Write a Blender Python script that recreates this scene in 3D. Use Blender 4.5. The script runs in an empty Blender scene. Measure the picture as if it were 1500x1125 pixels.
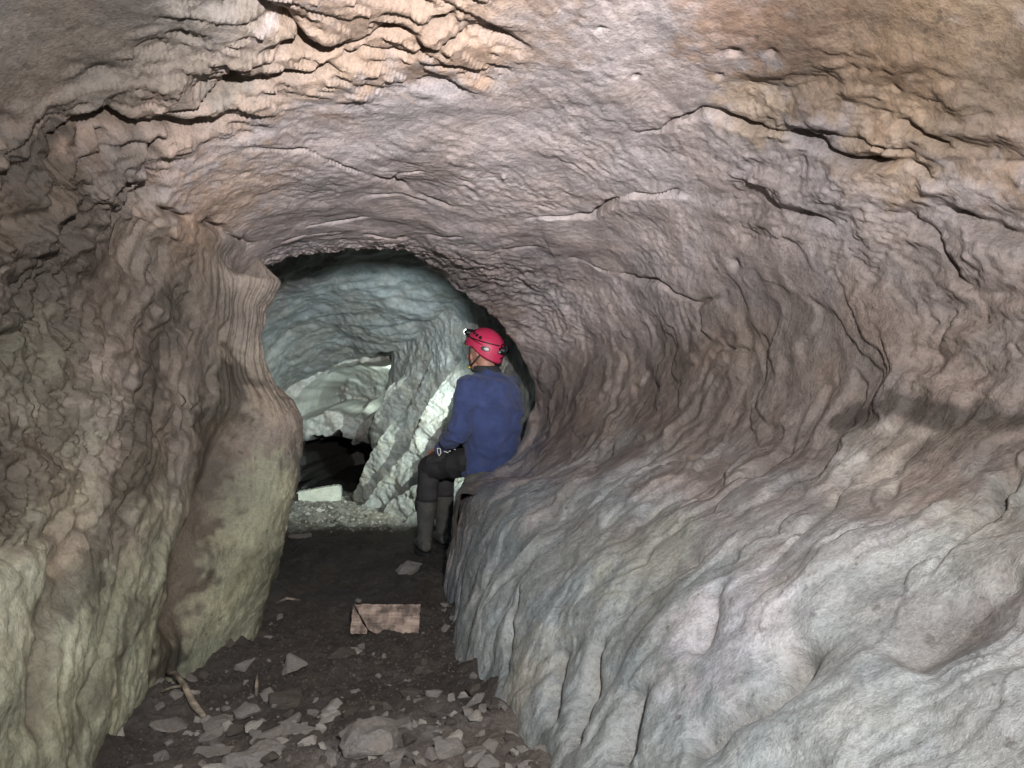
import bpy, bmesh, math, random
import numpy as np
from mathutils import Vector, Matrix, Quaternion
from mathutils.bvhtree import BVHTree

random.seed(7)
RNG = np.random.default_rng(11)
SC = bpy.context.scene
COL = SC.collection

# ------------------------------------------------------------------ camera
CAM_Z = 1.1
FPX = 1133.0                                   # focal length in photo pixels (1500 wide)
cam_data = bpy.data.cameras.new('camera')
cam_data.sensor_width = 36.0
cam_data.lens = 36.0 * FPX / 1500.0
cam_data.clip_start = 0.02
cam_data.clip_end = 500.0
cam = bpy.data.objects.new('camera', cam_data)
cam.location = (0, 0, CAM_Z)
cam.rotation_euler = (math.radians(90), 0, 0)
COL.objects.link(cam)
SC.camera = cam

# ------------------------------------------------------------------ world (daylight reaching in from the cave mouth behind)
world = bpy.data.worlds.new('World'); SC.world = world; world.use_nodes = True
wn = world.node_tree.nodes; wl = world.node_tree.links
for n in list(wn): wn.remove(n)
sky = wn.new('ShaderNodeTexSky'); sky.sky_type = 'NISHITA'; sky.sun_disc = False
sky.sun_elevation = math.radians(35); sky.sun_rotation = math.radians(20)
bg = wn.new('ShaderNodeBackground'); bg.inputs['Strength'].default_value = 0.15
wo = wn.new('ShaderNodeOutputWorld')
wl.new(sky.outputs[0], bg.inputs['Color']); wl.new(bg.outputs[0], wo.inputs['Surface'])

# ------------------------------------------------------------------ lamps that the place has
def spot(name, loc, target, energy, color, size_deg, blend, radius):
    ld = bpy.data.lights.new(name, 'SPOT'); ld.energy = energy; ld.color = color
    ld.spot_size = math.radians(size_deg); ld.spot_blend = blend; ld.shadow_soft_size = radius
    o = bpy.data.objects.new(name, ld); o.location = loc
    o.rotation_euler = (Vector(target) - Vector(loc)).to_track_quat('-Z', 'Y').to_euler()
    COL.objects.link(o); return o
# photographer's own headlamp, a little above and right of the phone
spot('photographer_headlamp', (0.26, -0.10, 1.54), (0.08, 3.0, 1.22), 265, (1.0, 0.955, 0.935), 130, 1.0, 0.035)
spot('photographer_headlamp_beam', (0.26, -0.10, 1.54), (-0.22, 3.0, 1.97), 420, (1.0, 0.95, 0.945), 46, 1.0, 0.03)
# the caver's lit helmet lamp
LAMP = Vector((-0.322, 5.075, 1.455))
spot('helmet_lamp_beam', LAMP, (-1.75, 7.2, 1.30), 105, (0.78, 0.96, 1.0), 76, 0.9, 0.010)
# hand torch held in front of the caver's chest, away from us
spot('hand_torch_beam', (0.02, 5.22, 0.86), (-1.32, 6.9, 0.60), 210, (0.86, 1.0, 0.96), 70, 1.0, 0.008)

# lamp left burning in the low chamber behind the buttress
spot('inner_chamber_lamp', (-1.12, 8.58, 1.14), (-1.9, 9.2, 1.10), 17, (0.82, 1.0, 0.94), 150, 0.5, 0.02)

SC.view_settings.view_transform = 'Standard'
SC.view_settings.look = 'None'
SC.view_settings.exposure = 0.65
SC.view_settings.gamma = 1.0
SC.view_settings.use_curve_mapping = False
SC.cycles.use_denoising = True
SC.cycles.max_bounces = 8
SC.cycles.diffuse_bounces = 5

# ------------------------------------------------------------------ helpers: photo pixel -> point at a depth
def pp(px, py, d):
    return ((px - 750) / FPX * d, d, CAM_Z - (py - 562.5) / FPX * d)
def floor_pt(px, py, z=0.0):
    d = (CAM_Z - z) * FPX / (py - 562.5)
    return Vector(((px - 750) / FPX * d, d, z))

# ------------------------------------------------------------------ numpy noise
_perm = np.concatenate([np.random.default_rng(5).permutation(256)] * 3)
_g = np.random.default_rng(6).normal(size=(256, 3)); _g /= np.linalg.norm(_g, axis=1)[:, None]
_g = _g.astype(np.float32)
def perlin(p):
    p = np.asarray(p, dtype=np.float32)
    i = np.floor(p).astype(np.int64); f = p - i; i &= 255
    u = f * f * f * (f * (f * 6 - 15) + 10)
    out = np.zeros(p.shape[:-1], np.float32)
    for dx in (0, 1):
        wx = u[..., 0] if dx else 1 - u[..., 0]
        a = _perm[i[..., 0] + dx]
        for dy in (0, 1):
            wy = u[..., 1] if dy else 1 - u[..., 1]
            b = _perm[a + i[..., 1] + dy]
            for dz in (0, 1):
                wz = u[..., 2] if dz else 1 - u[..., 2]
                g = _g[_perm[b + i[..., 2] + dz]]
                d = g[..., 0] * (f[..., 0] - dx) + g[..., 1] * (f[..., 1] - dy) + g[..., 2] * (f[..., 2] - dz)
                out += wx * wy * wz * d
    return out * 1.6
def fbm(p, oct=4, gain=0.5, lac=2.03):
    s = 0; a = 1.0
    for k in range(oct):
        s = s + a * perlin(p + 17.3 * k); p = p * lac; a *= gain
    return s
def ridged(p, oct=3):
    s = 0; a = 1.0
    for k in range(oct):
        s = s + a * (1 - np.abs(perlin(p + 9.1 * k)) * 2); p = p * 2.1; a *= 0.5
    return s
def sstep(a, b, x):
    t = np.clip((x - a) / (b - a), 0, 1); return t * t * (3 - 2 * t)

def hermite(xs, ys, x, mono):
    xs = np.asarray(xs, float); ys = np.asarray(ys, float); x = np.asarray(x, float)
    h = np.diff(xs); hh = h.reshape((-1,) + (1,) * (ys.ndim - 1))
    d = np.diff(ys, axis=0) / hh
    m = np.zeros_like(ys)
    if mono:
        prod = d[:-1] * d[1:]
        w1 = 2 * hh[1:] + hh[:-1]; w2 = hh[1:] + 2 * hh[:-1]
        with np.errstate(divide='ignore', invalid='ignore'):
            mm = (w1 + w2) / (w1 / d[:-1] + w2 / d[1:])
        m[1:-1] = np.where(prod > 0, mm, 0)
    else:
        m[1:-1] = (ys[2:] - ys[:-2]) / (hh[1:] + hh[:-1])
    m[0] = d[0]; m[-1] = d[-1]
    k = np.clip(np.searchsorted(xs, x, side='right') - 1, 0, len(xs) - 2)
    t = (x - xs[k]) / h[k]; t = t.reshape((-1,) + (1,) * (ys.ndim - 1)); hk = hh[k]
    return ((2*t**3 - 3*t**2 + 1) * ys[k] + (t**3 - 2*t**2 + t) * hk * m[k]
            + (-2*t**3 + 3*t**2) * ys[k+1] + (t**3 - t**2) * hk * m[k+1])

# ------------------------------------------------------------------ object helpers
def link(name, me, mat=None, parent=None):
    o = bpy.data.objects.new(name, me); COL.objects.link(o)
    if mat and me is not None and not me.materials: me.materials.append(mat)
    if parent is not None: o.parent = parent
    return o
def tag(o, label=None, category=None, group=None, kind=None):
    if label: o['label'] = label
    if category: o['category'] = category
    if group: o['group'] = group
    if kind: o['kind'] = kind
    return o
def empty(name, loc, label, category, group=None):
    o = bpy.data.objects.new(name, None); o.location = loc; o.empty_display_size = 0.1
    COL.objects.link(o); return tag(o, label, category, group)

def grid_mesh(name, P, flip=False, color=None, normals=None, flow=None, wet=None):
    nv, nu = P.shape[:2]
    me = bpy.data.meshes.new(name)
    idx = np.arange(nv * nu).reshape(nv, nu)
    q = np.stack([idx[:-1, :-1], idx[:-1, 1:], idx[1:, 1:], idx[1:, :-1]], -1).reshape(-1, 4)
    if flip: q = q[:, ::-1]
    q = np.ascontiguousarray(q)
    me.vertices.add(nv * nu); me.vertices.foreach_set('co', P.reshape(-1).astype(np.float32))
    me.loops.add(q.size); me.loops.foreach_set('vertex_index', q.reshape(-1).astype(np.int32))
    me.polygons.add(len(q))
    me.polygons.foreach_set('loop_start', np.arange(0, q.size, 4, dtype=np.int32))
    me.polygons.foreach_set('use_smooth', np.ones(len(q), bool))
    me.update(calc_edges=True)
    if color is not None:
        at = me.color_attributes.new('tint', 'FLOAT_COLOR', 'POINT')
        c = np.ones((nv * nu, 4), np.float32); c[:, :3] = color.reshape(-1, 3); c[:, 3] = 0 if wet is None else wet.reshape(-1)
        at.data.foreach_set('color', c.reshape(-1))
    if flow is not None:
        fa = me.attributes.new('flow', 'FLOAT_VECTOR', 'POINT')
        fa.data.foreach_set('vector', flow.reshape(-1).astype(np.float32))
    if normals is not None:
        me.normals_split_custom_set_from_vertices(normals.reshape(-1, 3).astype(np.float32).tolist())
    return me
def grid_normals(P):
    a = np.gradient(P, axis=0); b = np.gradient(P, axis=1)
    n = np.cross(b, a); n /= np.linalg.norm(n, axis=-1, keepdims=True) + 1e-9
    return n

# ------------------------------------------------------------------ materials
def new_mat(name):
    m = bpy.data.materials.new(name); m.use_nodes = True
    return m, m.node_tree.nodes, m.node_tree.links, m.node_tree.nodes['Principled BSDF']
def mixc(N, L, a, b, fac, mode='MIX'):
    n = N.new('ShaderNodeMix'); n.data_type = 'RGBA'; n.blend_type = mode
    for sock, val in ((n.inputs[0], fac), (n.inputs[6], a), (n.inputs[7], b)):
        if hasattr(val, 'is_linked'): L.new(val, sock)
        elif isinstance(val, (int, float)): sock.default_value = val
        else: sock.default_value = (*val, 1) if len(val) == 3 else val
    return n.outputs[2]
def tnoise(N, L, scale, detail=6, rough=0.55, vec=None, dist=0.0):
    n = N.new('ShaderNodeTexNoise'); n.inputs['Scale'].default_value = scale
    n.inputs['Detail'].default_value = detail; n.inputs['Roughness'].default_value = rough
    n.inputs['Distortion'].default_value = dist
    if vec is not None: L.new(vec, n.inputs['Vector'])
    return n.outputs['Fac']
def ramp(N, L, fac, stops):
    r = N.new('ShaderNodeValToRGB'); e = r.color_ramp.elements
    while len(e) < len(stops): e.new(0.5)
    for k, (p, c) in enumerate(stops):
        e[k].position = p; e[k].color = (*c, 1) if not isinstance(c, (int, float)) else (c, c, c, 1)
    L.new(fac, r.inputs[0]); return r.outputs[0]
def maprange(N, L, v, a, b, c, d):
    m = N.new('ShaderNodeMapRange'); L.new(v, m.inputs[0])
    for k, x in enumerate((a, b, c, d)): m.inputs[k + 1].default_value = x
    return m.outputs[0]
def bump(N, L, h, strength, dist, normal=None):
    b = N.new('ShaderNodeBump'); b.inputs['Strength'].default_value = strength; b.inputs['Distance'].default_value = dist
    L.new(h, b.inputs['Height'])
    if normal is not None: L.new(normal, b.inputs['Normal'])
    return b.outputs[0]
def rock_material(name, attr=True, color=(0.3, 0.28, 0.25), bump_s=0.5, rough=(0.45, 0.8), fine=1.0, flow=False):
    m, N, L, B = new_mat(name)
    tc = N.new('ShaderNodeTexCoord').outputs['Object']
    if attr:
        a = N.new('ShaderNodeAttribute'); a.attribute_name = 'tint'; base = a.outputs['Color']
    else:
        r = N.new('ShaderNodeRGB'); r.outputs[0].default_value = (*color, 1); base = r.outputs[0]
    n1 = tnoise(N, L, 7 * fine, 8, 0.62, tc)
    n2 = tnoise(N, L, 42 * fine, 6, 0.65, tc)
    n3 = tnoise(N, L, 110 * fine, 5, 0.7, tc)
    c = mixc(N, L, base, ramp(N, L, n1, [(0.28, 0.74), (0.5, 1.0), (0.72, 1.2)]), 1.0, 'MULTIPLY')
    c = mixc(N, L, c, ramp(N, L, n2, [(0.28, 0.74), (0.5, 1.0), (0.75, 1.2)]), 1.0, 'MULTIPLY')
    c = mixc(N, L, c, ramp(N, L, n3, [(0.30, 0.76), (0.5, 1.0), (0.70, 1.16)]), 1.0, 'MULTIPLY')
    warm = mixc(N, L, (0.86, 1.0, 1.12), (1.16, 0.98, 0.80), ramp(N, L, tnoise(N, L, 3.1, 5, 0.6, tc, 0.6), [(0.38, 0.0), (0.62, 1.0)]))
    c = mixc(N, L, c, warm, 0.22, 'MULTIPLY')
    dk = ramp(N, L, tnoise(N, L, 24 * fine, 3, 0.5, tc), [(0.66, 0.0), (0.74, 1.0)])
    c = mixc(N, L, c, (0.05, 0.04, 0.035), mixc(N, L, (0, 0, 0), dk, 0.55))
    L.new(c, B.inputs['Base Color'])
    rgh = maprange(N, L, n2, 0.3, 0.7, rough[0], rough[1])
    if flow:
        wm = N.new('ShaderNodeMath'); wm.operation = 'MULTIPLY'; L.new(a.outputs['Alpha'], wm.inputs[0]); wm.inputs[1].default_value = .60
        rs_ = N.new('ShaderNodeMath'); rs_.operation = 'SUBTRACT'; L.new(rgh, rs_.inputs[0]); L.new(wm.outputs[0], rs_.inputs[1]); rs_.use_clamp = True
        mx_ = N.new('ShaderNodeMath'); mx_.operation = 'MAXIMUM'; L.new(rs_.outputs[0], mx_.inputs[0]); mx_.inputs[1].default_value = .22; rgh = mx_.outputs[0]
    L.new(rgh, B.inputs['Roughness'])
    B.inputs['Specular IOR Level'].default_value = 0.6 if flow else 0.45
    nb = bump(N, L, n1, bump_s * 0.5, 0.03)
    nb = bump(N, L, n2, bump_s * (.60 if flow else 1.0), 0.012, nb)
    if flow:
        fa = N.new('ShaderNodeAttribute'); fa.attribute_name = 'flow'
        sep = N.new('ShaderNodeSeparateXYZ'); L.new(fa.outputs['Vector'], sep.inputs[0])
        mp = N.new('ShaderNodeMapping'); L.new(fa.outputs['Vector'], mp.inputs[0]); mp.inputs['Scale'].default_value = (9, 30, 0)
        ns = tnoise(N, L, 1.0, 8, .68, mp.outputs[0], .5)
        mul = N.new('ShaderNodeMath'); mul.operation = 'MULTIPLY'; L.new(ns, mul.inputs[0]); L.new(sep.outputs['Z'], mul.inputs[1])
        nb = bump(N, L, mul.outputs[0], .55, 0.018, nb)
        streak = mixc(N, L, (1, 1, 1), ramp(N, L, ns, [(.30, .74), (.52, 1.0), (.72, 1.12)]), sep.outputs['Z'])
        c = mixc(N, L, c, streak, 1.0, 'MULTIPLY'); L.new(c, B.inputs['Base Color'])
    nb = bump(N, L, n3, bump_s * 1.4, 0.007, nb)
    L.new(nb, B.inputs['Normal'])
    return m
ROCK = rock_material('limestone', flow=True)
FAR_ROCK = rock_material('damp_limestone', rough=(0.35, 0.7))
SOIL = rock_material('cave_earth', bump_s=1.0, rough=(0.6, 0.95), fine=1.6)

def plain(name, color, rough=0.5, metal=0.0, bumps=None, var=0.25, scale=20):
    m, N, L, B = new_mat(name)
    tc = N.new('ShaderNodeTexCoord').outputs['Object']
    n = tnoise(N, L, scale, 5, 0.6, tc)
    c = mixc(N, L, tuple(x * (1 - var) for x in color), tuple(min(1, x * (1 + var)) for x in color), ramp(N, L, n, [(0.3, 0.0), (0.7, 1.0)]))
    L.new(c, B.inputs['Base Color']); B.inputs['Roughness'].default_value = rough; B.inputs['Metallic'].default_value = metal
    if bumps: L.new(bump(N, L, tnoise(N, L, bumps[0], 4, 0.6, tc), bumps[1], bumps[2]), B.inputs['Normal'])
    return m

# ================================================================== THE CAVE
# u runs round the passage: left foot (0) - left wall - roof (6..9) - right recess (11) - bench - right foot (15)
U = [0, .6, 1, 1.6, 2.3, 3, 4, 4.9, 5.3, 6, 6.5, 7.2, 8.2, 9.2, 10, 10.6, 11.2, 11.7, 12.2, 12.7, 13, 13.7, 14.4, 15]
ringD = [(-1.3,1,-.4),(-1.2,1.05,0),(-1.22,1.1,.3),(-1.3,1.2,.58),(-1.38,1.2,.86),(-1.45,1.2,1.02),(-1.5,1.2,1.28),(-1.48,1.2,1.6),
         (-1.42,1.2,1.78),(-1.25,1.2,2.0),(-1.0,1.2,2.15),(-.4,1.2,2.33),(.3,1.2,2.33),(1.05,1.2,2.12),(1.5,1.2,1.7),(1.6,1.2,1.35),
         (1.55,1.2,1.05),(1.38,1.2,.88),(1.12,1.2,.72),(.85,1.2,.56),(.68,1.2,.43),(.4,1.2,.18),(.22,1.2,0),(.1,1.2,-.4)]
ringE = [(-1.3,2.0,-.4),(-1.19,2.1,0),(-1.2,2.15,.3),(-1.24,2.2,.58),(-1.28,2.25,.86),(-1.32,2.3,1.02),(-1.36,2.3,1.28),(-1.33,2.3,1.58),
         (-1.28,2.3,1.72),(-1.15,2.3,1.87),(-.9,2.3,2.02),(-.4,2.3,2.17),(.2,2.3,2.18),(.8,2.3,2.0),(1.15,2.25,1.62),(1.24,2.2,1.32),
         (1.2,2.2,1.06),(1.05,2.2,.88),(.82,2.2,.74),(.58,2.2,.58),(.42,2.2,.45),(.2,2.2,.2),(.07,2.2,0),(-.05,2.2,-.4)]
ringF = [(-1.32,2.65,-.4),(-1.27,2.7,0),(-1.22,2.78,.3),(-1.19,2.93,.58),(-1.17,3.05,.86),(-1.17,3.1,1.02),(-1.2,3.12,1.28),(-1.19,3.1,1.55),
         (-1.18,3.08,1.66),(-1.1,3.1,1.76),(-.87,3.15,1.87),(-.4,3.15,1.96),(.15,3.15,1.95),(.6,3.15,1.80),(.8,3.15,1.5),(.85,3.15,1.28),
         (.8,3.15,1.05),(.68,3.15,.88),(.5,3.15,.75),(.28,3.15,.62),(.12,3.12,.5),(-.08,3.08,.25),(-.17,3.05,0),(-.3,3.0,-.4)]
UG = [0,.6,1,1.6,2.3,2.6,3,3.4,4,4.5,4.9,5.1,5.3,5.6,6,6.5,7.2,7.6,8.2,8.6,9.2,10,10.6,11.2,11.7,12.2,12.7,13,13.7,14.4,15]
ringG = [(-1.2,3.35,-.4),(-1.13,3.38,0),(-1.035,3.4,.3),(-.975,3.4,.54),(-.93,3.4,.86),(-.93,3.4,.93),(-.97,3.4,1.02),(-1.065,3.4,1.13),
         (-1.10,3.4,1.28),(-1.08,3.4,1.43),(-1.03,3.4,1.55),pp(380,424,3.52),pp(352,426,3.85),pp(380,393,3.8),pp(430,372,3.9),pp(500,365,4.0),
         pp(600,368,4.1),pp(640,382,4.15),pp(700,400,4.2),pp(740,415,4.3),pp(790,445,4.4),pp(812,500,4.5),pp(814,540,4.55),pp(802,600,4.55),
         pp(777,650,4.55),pp(742,685,4.55),pp(702,700,4.5),pp(686,715,4.45),pp(672,760,4.4),pp(655,852,4.3),(-.42,4.25,-.4)]
def scaled(r, sx, dy, dx, sz=1.0):
    return [(x * sx + dx, y * 0 + dy, z * sz if z > 0.05 else z) for x, y, z in r]
ringC = scaled(ringD, 1.06, 0.0, 0.0, 1.02)
ringB = scaled(ringD, 1.20, -1.6, -0.25, 1.12)
ringA = scaled(ringD, 1.45, -3.2, -0.8, 1.35)
NU = 760
ufine = np.linspace(0, 15, 3001)
def fine_ring(us, pts): return hermite(us, np.array(pts), ufine, False)
fE, fF = fine_ring(U, ringE), fine_ring(U, ringF)
fG = fine_ring(UG, ringG)
arc = np.concatenate([[0], np.cumsum(np.linalg.norm(np.diff((fE + fF + fG) / 3, axis=0), axis=1))])
useq = np.interp(np.linspace(0, arc[-1], NU), arc, ufine)
def take(f): return np.stack([np.interp(useq, ufine, f[:, k]) for k in range(3)], -1)
rG = take(fG)
ctr = np.array([-0.45, 0, 1.0])
def flare(r, e, dy):
    q = r.copy(); d = r - ctr; d[:, 1] = 0; d /= np.linalg.norm(d, axis=1)[:, None] + 1e-9
    q = q + d * e; q[:, 1] += dy; return q
w_low = sstep(12.9, 13.5, useq)[:, None]            # the bench front keeps thin behind its edge
inner_u = [7.2, 7.6, 8.2, 8.6, 9.2, 10, 10.6, 11.2, 11.7, 12.2, 12.7]
inner_p = [pp(585,372,4.3), pp(634,395,4.55), pp(667,417,4.62), pp(696,438,4.68), pp(728,465,4.74), pp(755,500,4.78), pp(772,540,4.80), pp(778,590,4.80), pp(766,638,4.75), pp(738,678,4.68), pp(702,699,4.56)]
inn = hermite(inner_u, np.array(inner_p), useq, False)
wi = (sstep(7.2, 7.6, useq) * (1 - sstep(12.3, 12.7, useq)))[:, None]
H1 = flare(rG, 0.04, 0.12) * (1 - wi) + inn * wi
H2 = flare(H1, 0.26, 0.12); H3 = flare(H1, 0.75, 0.2)
rings = [take(fine_ring(U, r)) for r in (ringA, ringB, ringC, ringD)] + [take(fE), take(fF), rG, H1, H2, H3]
vr = [-3.2, -1.6, 0, 1.2, 2.2, 3.1, 4.0, 4.12, 4.3, 4.5]
vs = np.concatenate([np.linspace(-3.2, 0.6, 40, endpoint=False), np.linspace(0.6, 3.0, 330, endpoint=False),
                     np.linspace(3.0, 4.12, 190, endpoint=False), np.linspace(4.12, 4.5, 40)])
BASE = hermite(vr, np.array(rings), vs, True)
uu, vv = np.meshgrid(useq, vs)
NRM = grid_normals(BASE)
inward = np.array([-0.1, 0, 1.1]) - BASE; inward[..., 1] = 0
if (NRM * inward).sum(-1).mean() < 0: NRM = -NRM

def bvh_of(P, s=4):
    Q = P[::s, ::s]; nv, nu = Q.shape[:2]; idx = np.arange(nv * nu).reshape(nv, nu)
    q = np.stack([idx[:-1, :-1], idx[:-1, 1:], idx[1:, 1:], idx[1:, :-1]], -1).reshape(-1, 4)
    return BVHTree.FromPolygons([tuple(x) for x in Q.reshape(-1, 3)], [tuple(x) for x in q])
bvh = bvh_of(BASE)
CAMP = Vector((0, 0, CAM_Z))
def hit(px, py, tree=None):
    d = (Vector(pp(px, py, 1.0)) - CAMP).normalized()
    r = (tree or bvh).ray_cast(CAMP + d * 0.3, d)
    return None if r[0] is None else np.array(r[0])

def crack_field(P, N, line, width, depth, step=0.0, length=0.15, rough=0.5, seed=0):
    """displacement of a crack following a 3-D polyline on the rock, with an optional slab step on one side"""
    out = np.zeros(P.shape[:-1], np.float32)
    L = np.array(line)
    # resample + jitter
    seg = np.linalg.norm(np.diff(L, axis=0), axis=1); t = np.concatenate([[0], np.cumsum(seg)])
    n = max(3, int(t[-1] / 0.02)); tt = np.linspace(0, t[-1], n)
    Q = np.stack([np.interp(tt, t, L[:, k]) for k in range(3)], -1)
    jit = np.stack([fbm(np.stack([tt * 9 + seed * 7.7, tt * 0 + k * 5.1, tt * 0], -1), 3) for k in range(3)], -1)
    Q = Q + jit * 0.016 * rough
    width = max(width, .0085); reach = max(width * 3, length * 3.0 if step else 0)
    lo, hi = Q.min(0) - reach, Q.max(0) + reach
    m = np.all((P > lo) & (P < hi), axis=-1)
    if not m.any(): return out
    pts = P[m]; nn = N[m]
    best = np.full(len(pts), 9e9); sgn = np.zeros(len(pts)); tpar = np.zeros(len(pts))
    for i in range(n - 1):
        a, b = Q[i], Q[i + 1]; d = b - a; l2 = d @ d + 1e-12
        s = np.clip(((pts - a) @ d) / l2, 0, 1)
        r = pts - (a + s[:, None] * d); ds = (r * r).sum(1)
        k = ds < best
        best[k] = ds[k]; tpar[k] = (i + s[k]) / (n - 1)
        sgn[k] = np.sign((np.cross(d, nn[k]) * r[k]).sum(1))
    dist = np.sqrt(best)
    fade = sstep(0, 0.12, tpar) * sstep(0, 0.12, 1 - tpar)
    wv = width * (0.5 + 1.5 * np.clip(0.4 + 1.2 * perlin(pts * 10 + seed), 0, 1))
    if width >= .018 and step == 0:                      # broad water-worn groove
        wv = width * (0.9 + .8 * np.clip(0.5 + perlin(pts * 5 + seed), 0, 1))
        o = -depth * .62 * np.exp(-(dist / wv) ** 1.6) * fade * np.clip(.9 + .5 * perlin(pts * 3 + seed), .5, 1.2)
    else:
        o = -depth * np.exp(-(dist / wv) ** 2) * (0.25 + 0.75 * fade) * np.clip(.75 + 1.5 * perlin(pts * 6.5 + seed * 2.3), .05, 1.3)
    if step:
        lv = length * (0.7 + 1.2 * np.clip(.5 + perlin(pts * 5 + seed * 3), 0, 1))
        o += step * fade * (0.4 + .9 * np.clip(.5 + perlin(pts * 4 + seed), 0, 1)) * sstep(-.004, .010, dist * sgn) * np.exp(-dist / lv) * sstep(1, .7, dist / (reach))
    out[m] = o
    return out

# cracks, ledges and grooves traced on the rock (photo pixels cast onto the wall): polyline, width, depth, step, step length
CR = [
 ([(85,217),(125,192),(160,184),(214,187),(259,189),(319,188)], .022,.075, .03,.12),
 ([(244,160),(300,154),(324,142),(349,135),(388,132),(398,117),(438,110),(455,105),(500,96)], .014,.045, .03,.08),
 ([(400,85),(443,75),(468,81),(528,68),(549,55),(600,51),(639,38),(673,21)], .015,.05, .025,.07),
 ([(468,100),(528,78),(571,81),(605,83),(639,64),(690,50)], .012,.04, .03,.09),
 ([(345,-20),(398,22),(428,47),(453,64)], .014,.06, .0,.1),
 ([(330,90),(350,120),(330,150)], .01,.03, .0,.1),
 ([(95,225),(80,250),(75,280),(45,320),(-10,350)], .035,.06, .02,.1),
 ([(130,299),(170,277),(210,272)], .014,.04, .03,.1),
 ([(234,200),(219,240),(226,300)], .015,.04, .02,.1),
 ([(165,200),(150,230),(95,260)], .015,.03, .02,.1),
 ([(229,302),(264,315),(309,331),(368,359),(428,374)], .010,.03, -.0,.1),
 ([(219,320),(214,370),(207,414)], .009,.025, .01,.05),
 ([(237,340),(237,365),(222,410)], .009,.02, .01,.05),
 ([(-10,512),(50,478),(82,464)], .012,.04, .02,.1),
 ([(339,219),(434,220),(464,228),(507,245),(536,258),(571,269),(622,294),(656,303),(690,309)], .007,.018, .022,.15),
 ([(618,254),(583,260),(571,273)], .007,.02, 0,.1),
 ([(541,290),(583,288),(626,301)], .006,.015, .014,.06),
 ([(451,331),(485,329),(541,322)], .007,.02, .014,.06),
 ([(395,362),(443,344),(498,341),(579,352),(677,346)], .006,.015, .018,.07),
 ([(694,369),(724,369),(763,365),(801,363)], .005,.012, .012,.08),
 ([(771,322),(805,318),(831,318),(869,316),(895,297),(925,286),(997,282),(1029,299)], .009,.03, .035,.16),
 ([(930,199),(965,194),(1000,177),(1029,164)], .009,.025, .02,.08),
 ([(1029,162),(1089,189),(1149,199),(1194,219),(1239,239),(1263,246),(1328,242),(1373,269),(1390,300)], .014,.045, .045,.16),
 ([(1150,182),(1210,200),(1290,215),(1380,240)], .008,.02, .02,.06),
 ([(1099,289),(1149,306),(1199,321),(1239,344)], .012,.02, .02,.12),
 ([(1268,311),(1323,319),(1358,339),(1378,368),(1398,408),(1420,426),(1438,478)], .009,.025, .025,.1),
 ([(1378,309),(1428,334),(1468,346),(1520,352)], .012,.025, .025,.1),
 ([(1310,180),(1370,205),(1400,212)], .012,.03, .02,.06),
 ([(1385,200),(1440,240),(1510,245)], .010,.025, .025,.08),
 ([(835,380),(882,395),(925,408),(968,412),(995,433),(1020,446),(1059,433)], .006,.02, .016,.1),
 ([(1020,448),(1025,486),(1049,508),(1094,513)], .006,.02, .012,.08),
 ([(1483,664),(1461,738),(1410,783),(1359,835)], .012,.03, .02,.1),
 ([(1510,690),(1475,745),(1440,770)], .010,.02, .02,.1),
 ([(1165,925),(1150,985),(1143,1005),(1092,1039),(1036,1073),(1001,1101)], .034,.085, -.0,.14),
 ([(1510,840),(1472,851),(1415,885),(1353,931),(1302,970)], .045,.055, .0,.1),
 ([(1047,650),(979,664),(922,698),(860,740)], .010,.014, .02,.1),
 ([(1160,630),(1137,664),(1092,693),(1000,735)], .014,.022, .025,.12),
 ([(1240,690),(1200,750),(1140,790)], .014,.016, .02,.1),
 ([(1310,700),(1270,770),(1210,810)], .014,.016, .02,.1),
 ([(930,1000),(922,1033),(899,1118)], .026,.06, .0,.1),
 ([(885,930),(871,953),(848,1044),(840,1100)], .022,.055, .0,.1),
 ([(820,950),(803,1072)], .02,.05, .0,.1),
 ([(1050,850),(1045,900),(1010,960)], .022,.045, .0,.1),
 ([(770,850),(745,950),(740,1000)], .014,.025, .0,.1),
 ([(707,401),(724,401),(763,414),(810,448)], .006,.02, .015,.08),
 ([(342,590),(322,690),(287,800),(245,960)], .07,.10, .0,.1),
 ([(222,544),(200,600),(185,700)], .014,.03, .0,.1),
 ([(290,470),(270,560),(280,640)], .012,.03, .0,.1),
 ([(330,470),(310,560),(330,620)], .010,.03, .0,.1),
 ([(240,560),(215,680),(180,760)], .016,.025, .0,.1),
 ([(117,767),(78,889),(61,1000),(60,1090)], .045,.055, -.0,.1),
 ([(-10,815),(60,790),(111,767)], .025,.03, .0,.15),
 ([(200,780),(170,900),(120,1050)], .02,.025, .0,.1),
 ([(0,640),(90,650),(150,700)], .02,.03, .02,.1),
]
DISP = np.zeros(BASE.shape[:2], np.float32)
for k, (line, w, d, st, ln) in enumerate(CR):
    pts = [h for h in (hit(*q) for q in line) if h is not None]
    if len(pts) >= 2: DISP += crack_field(BASE, NRM, pts, w, d * 1.5, (st * .55 if st > .022 else 0), ln * 1.4, seed=k)

def blob_w(P, px, py, r, tree=None, warp=0.35, soft=0.6, ragged=0.0):
    c = hit(px, py, tree)
    if c is None: return np.zeros(P.shape[:-1])
    d = np.linalg.norm(P - c, axis=-1) / r
    d = d + warp * WARP + ragged * (WARPF if ragged else 0)
    return 1 - sstep(soft, 1.25, d)

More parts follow.
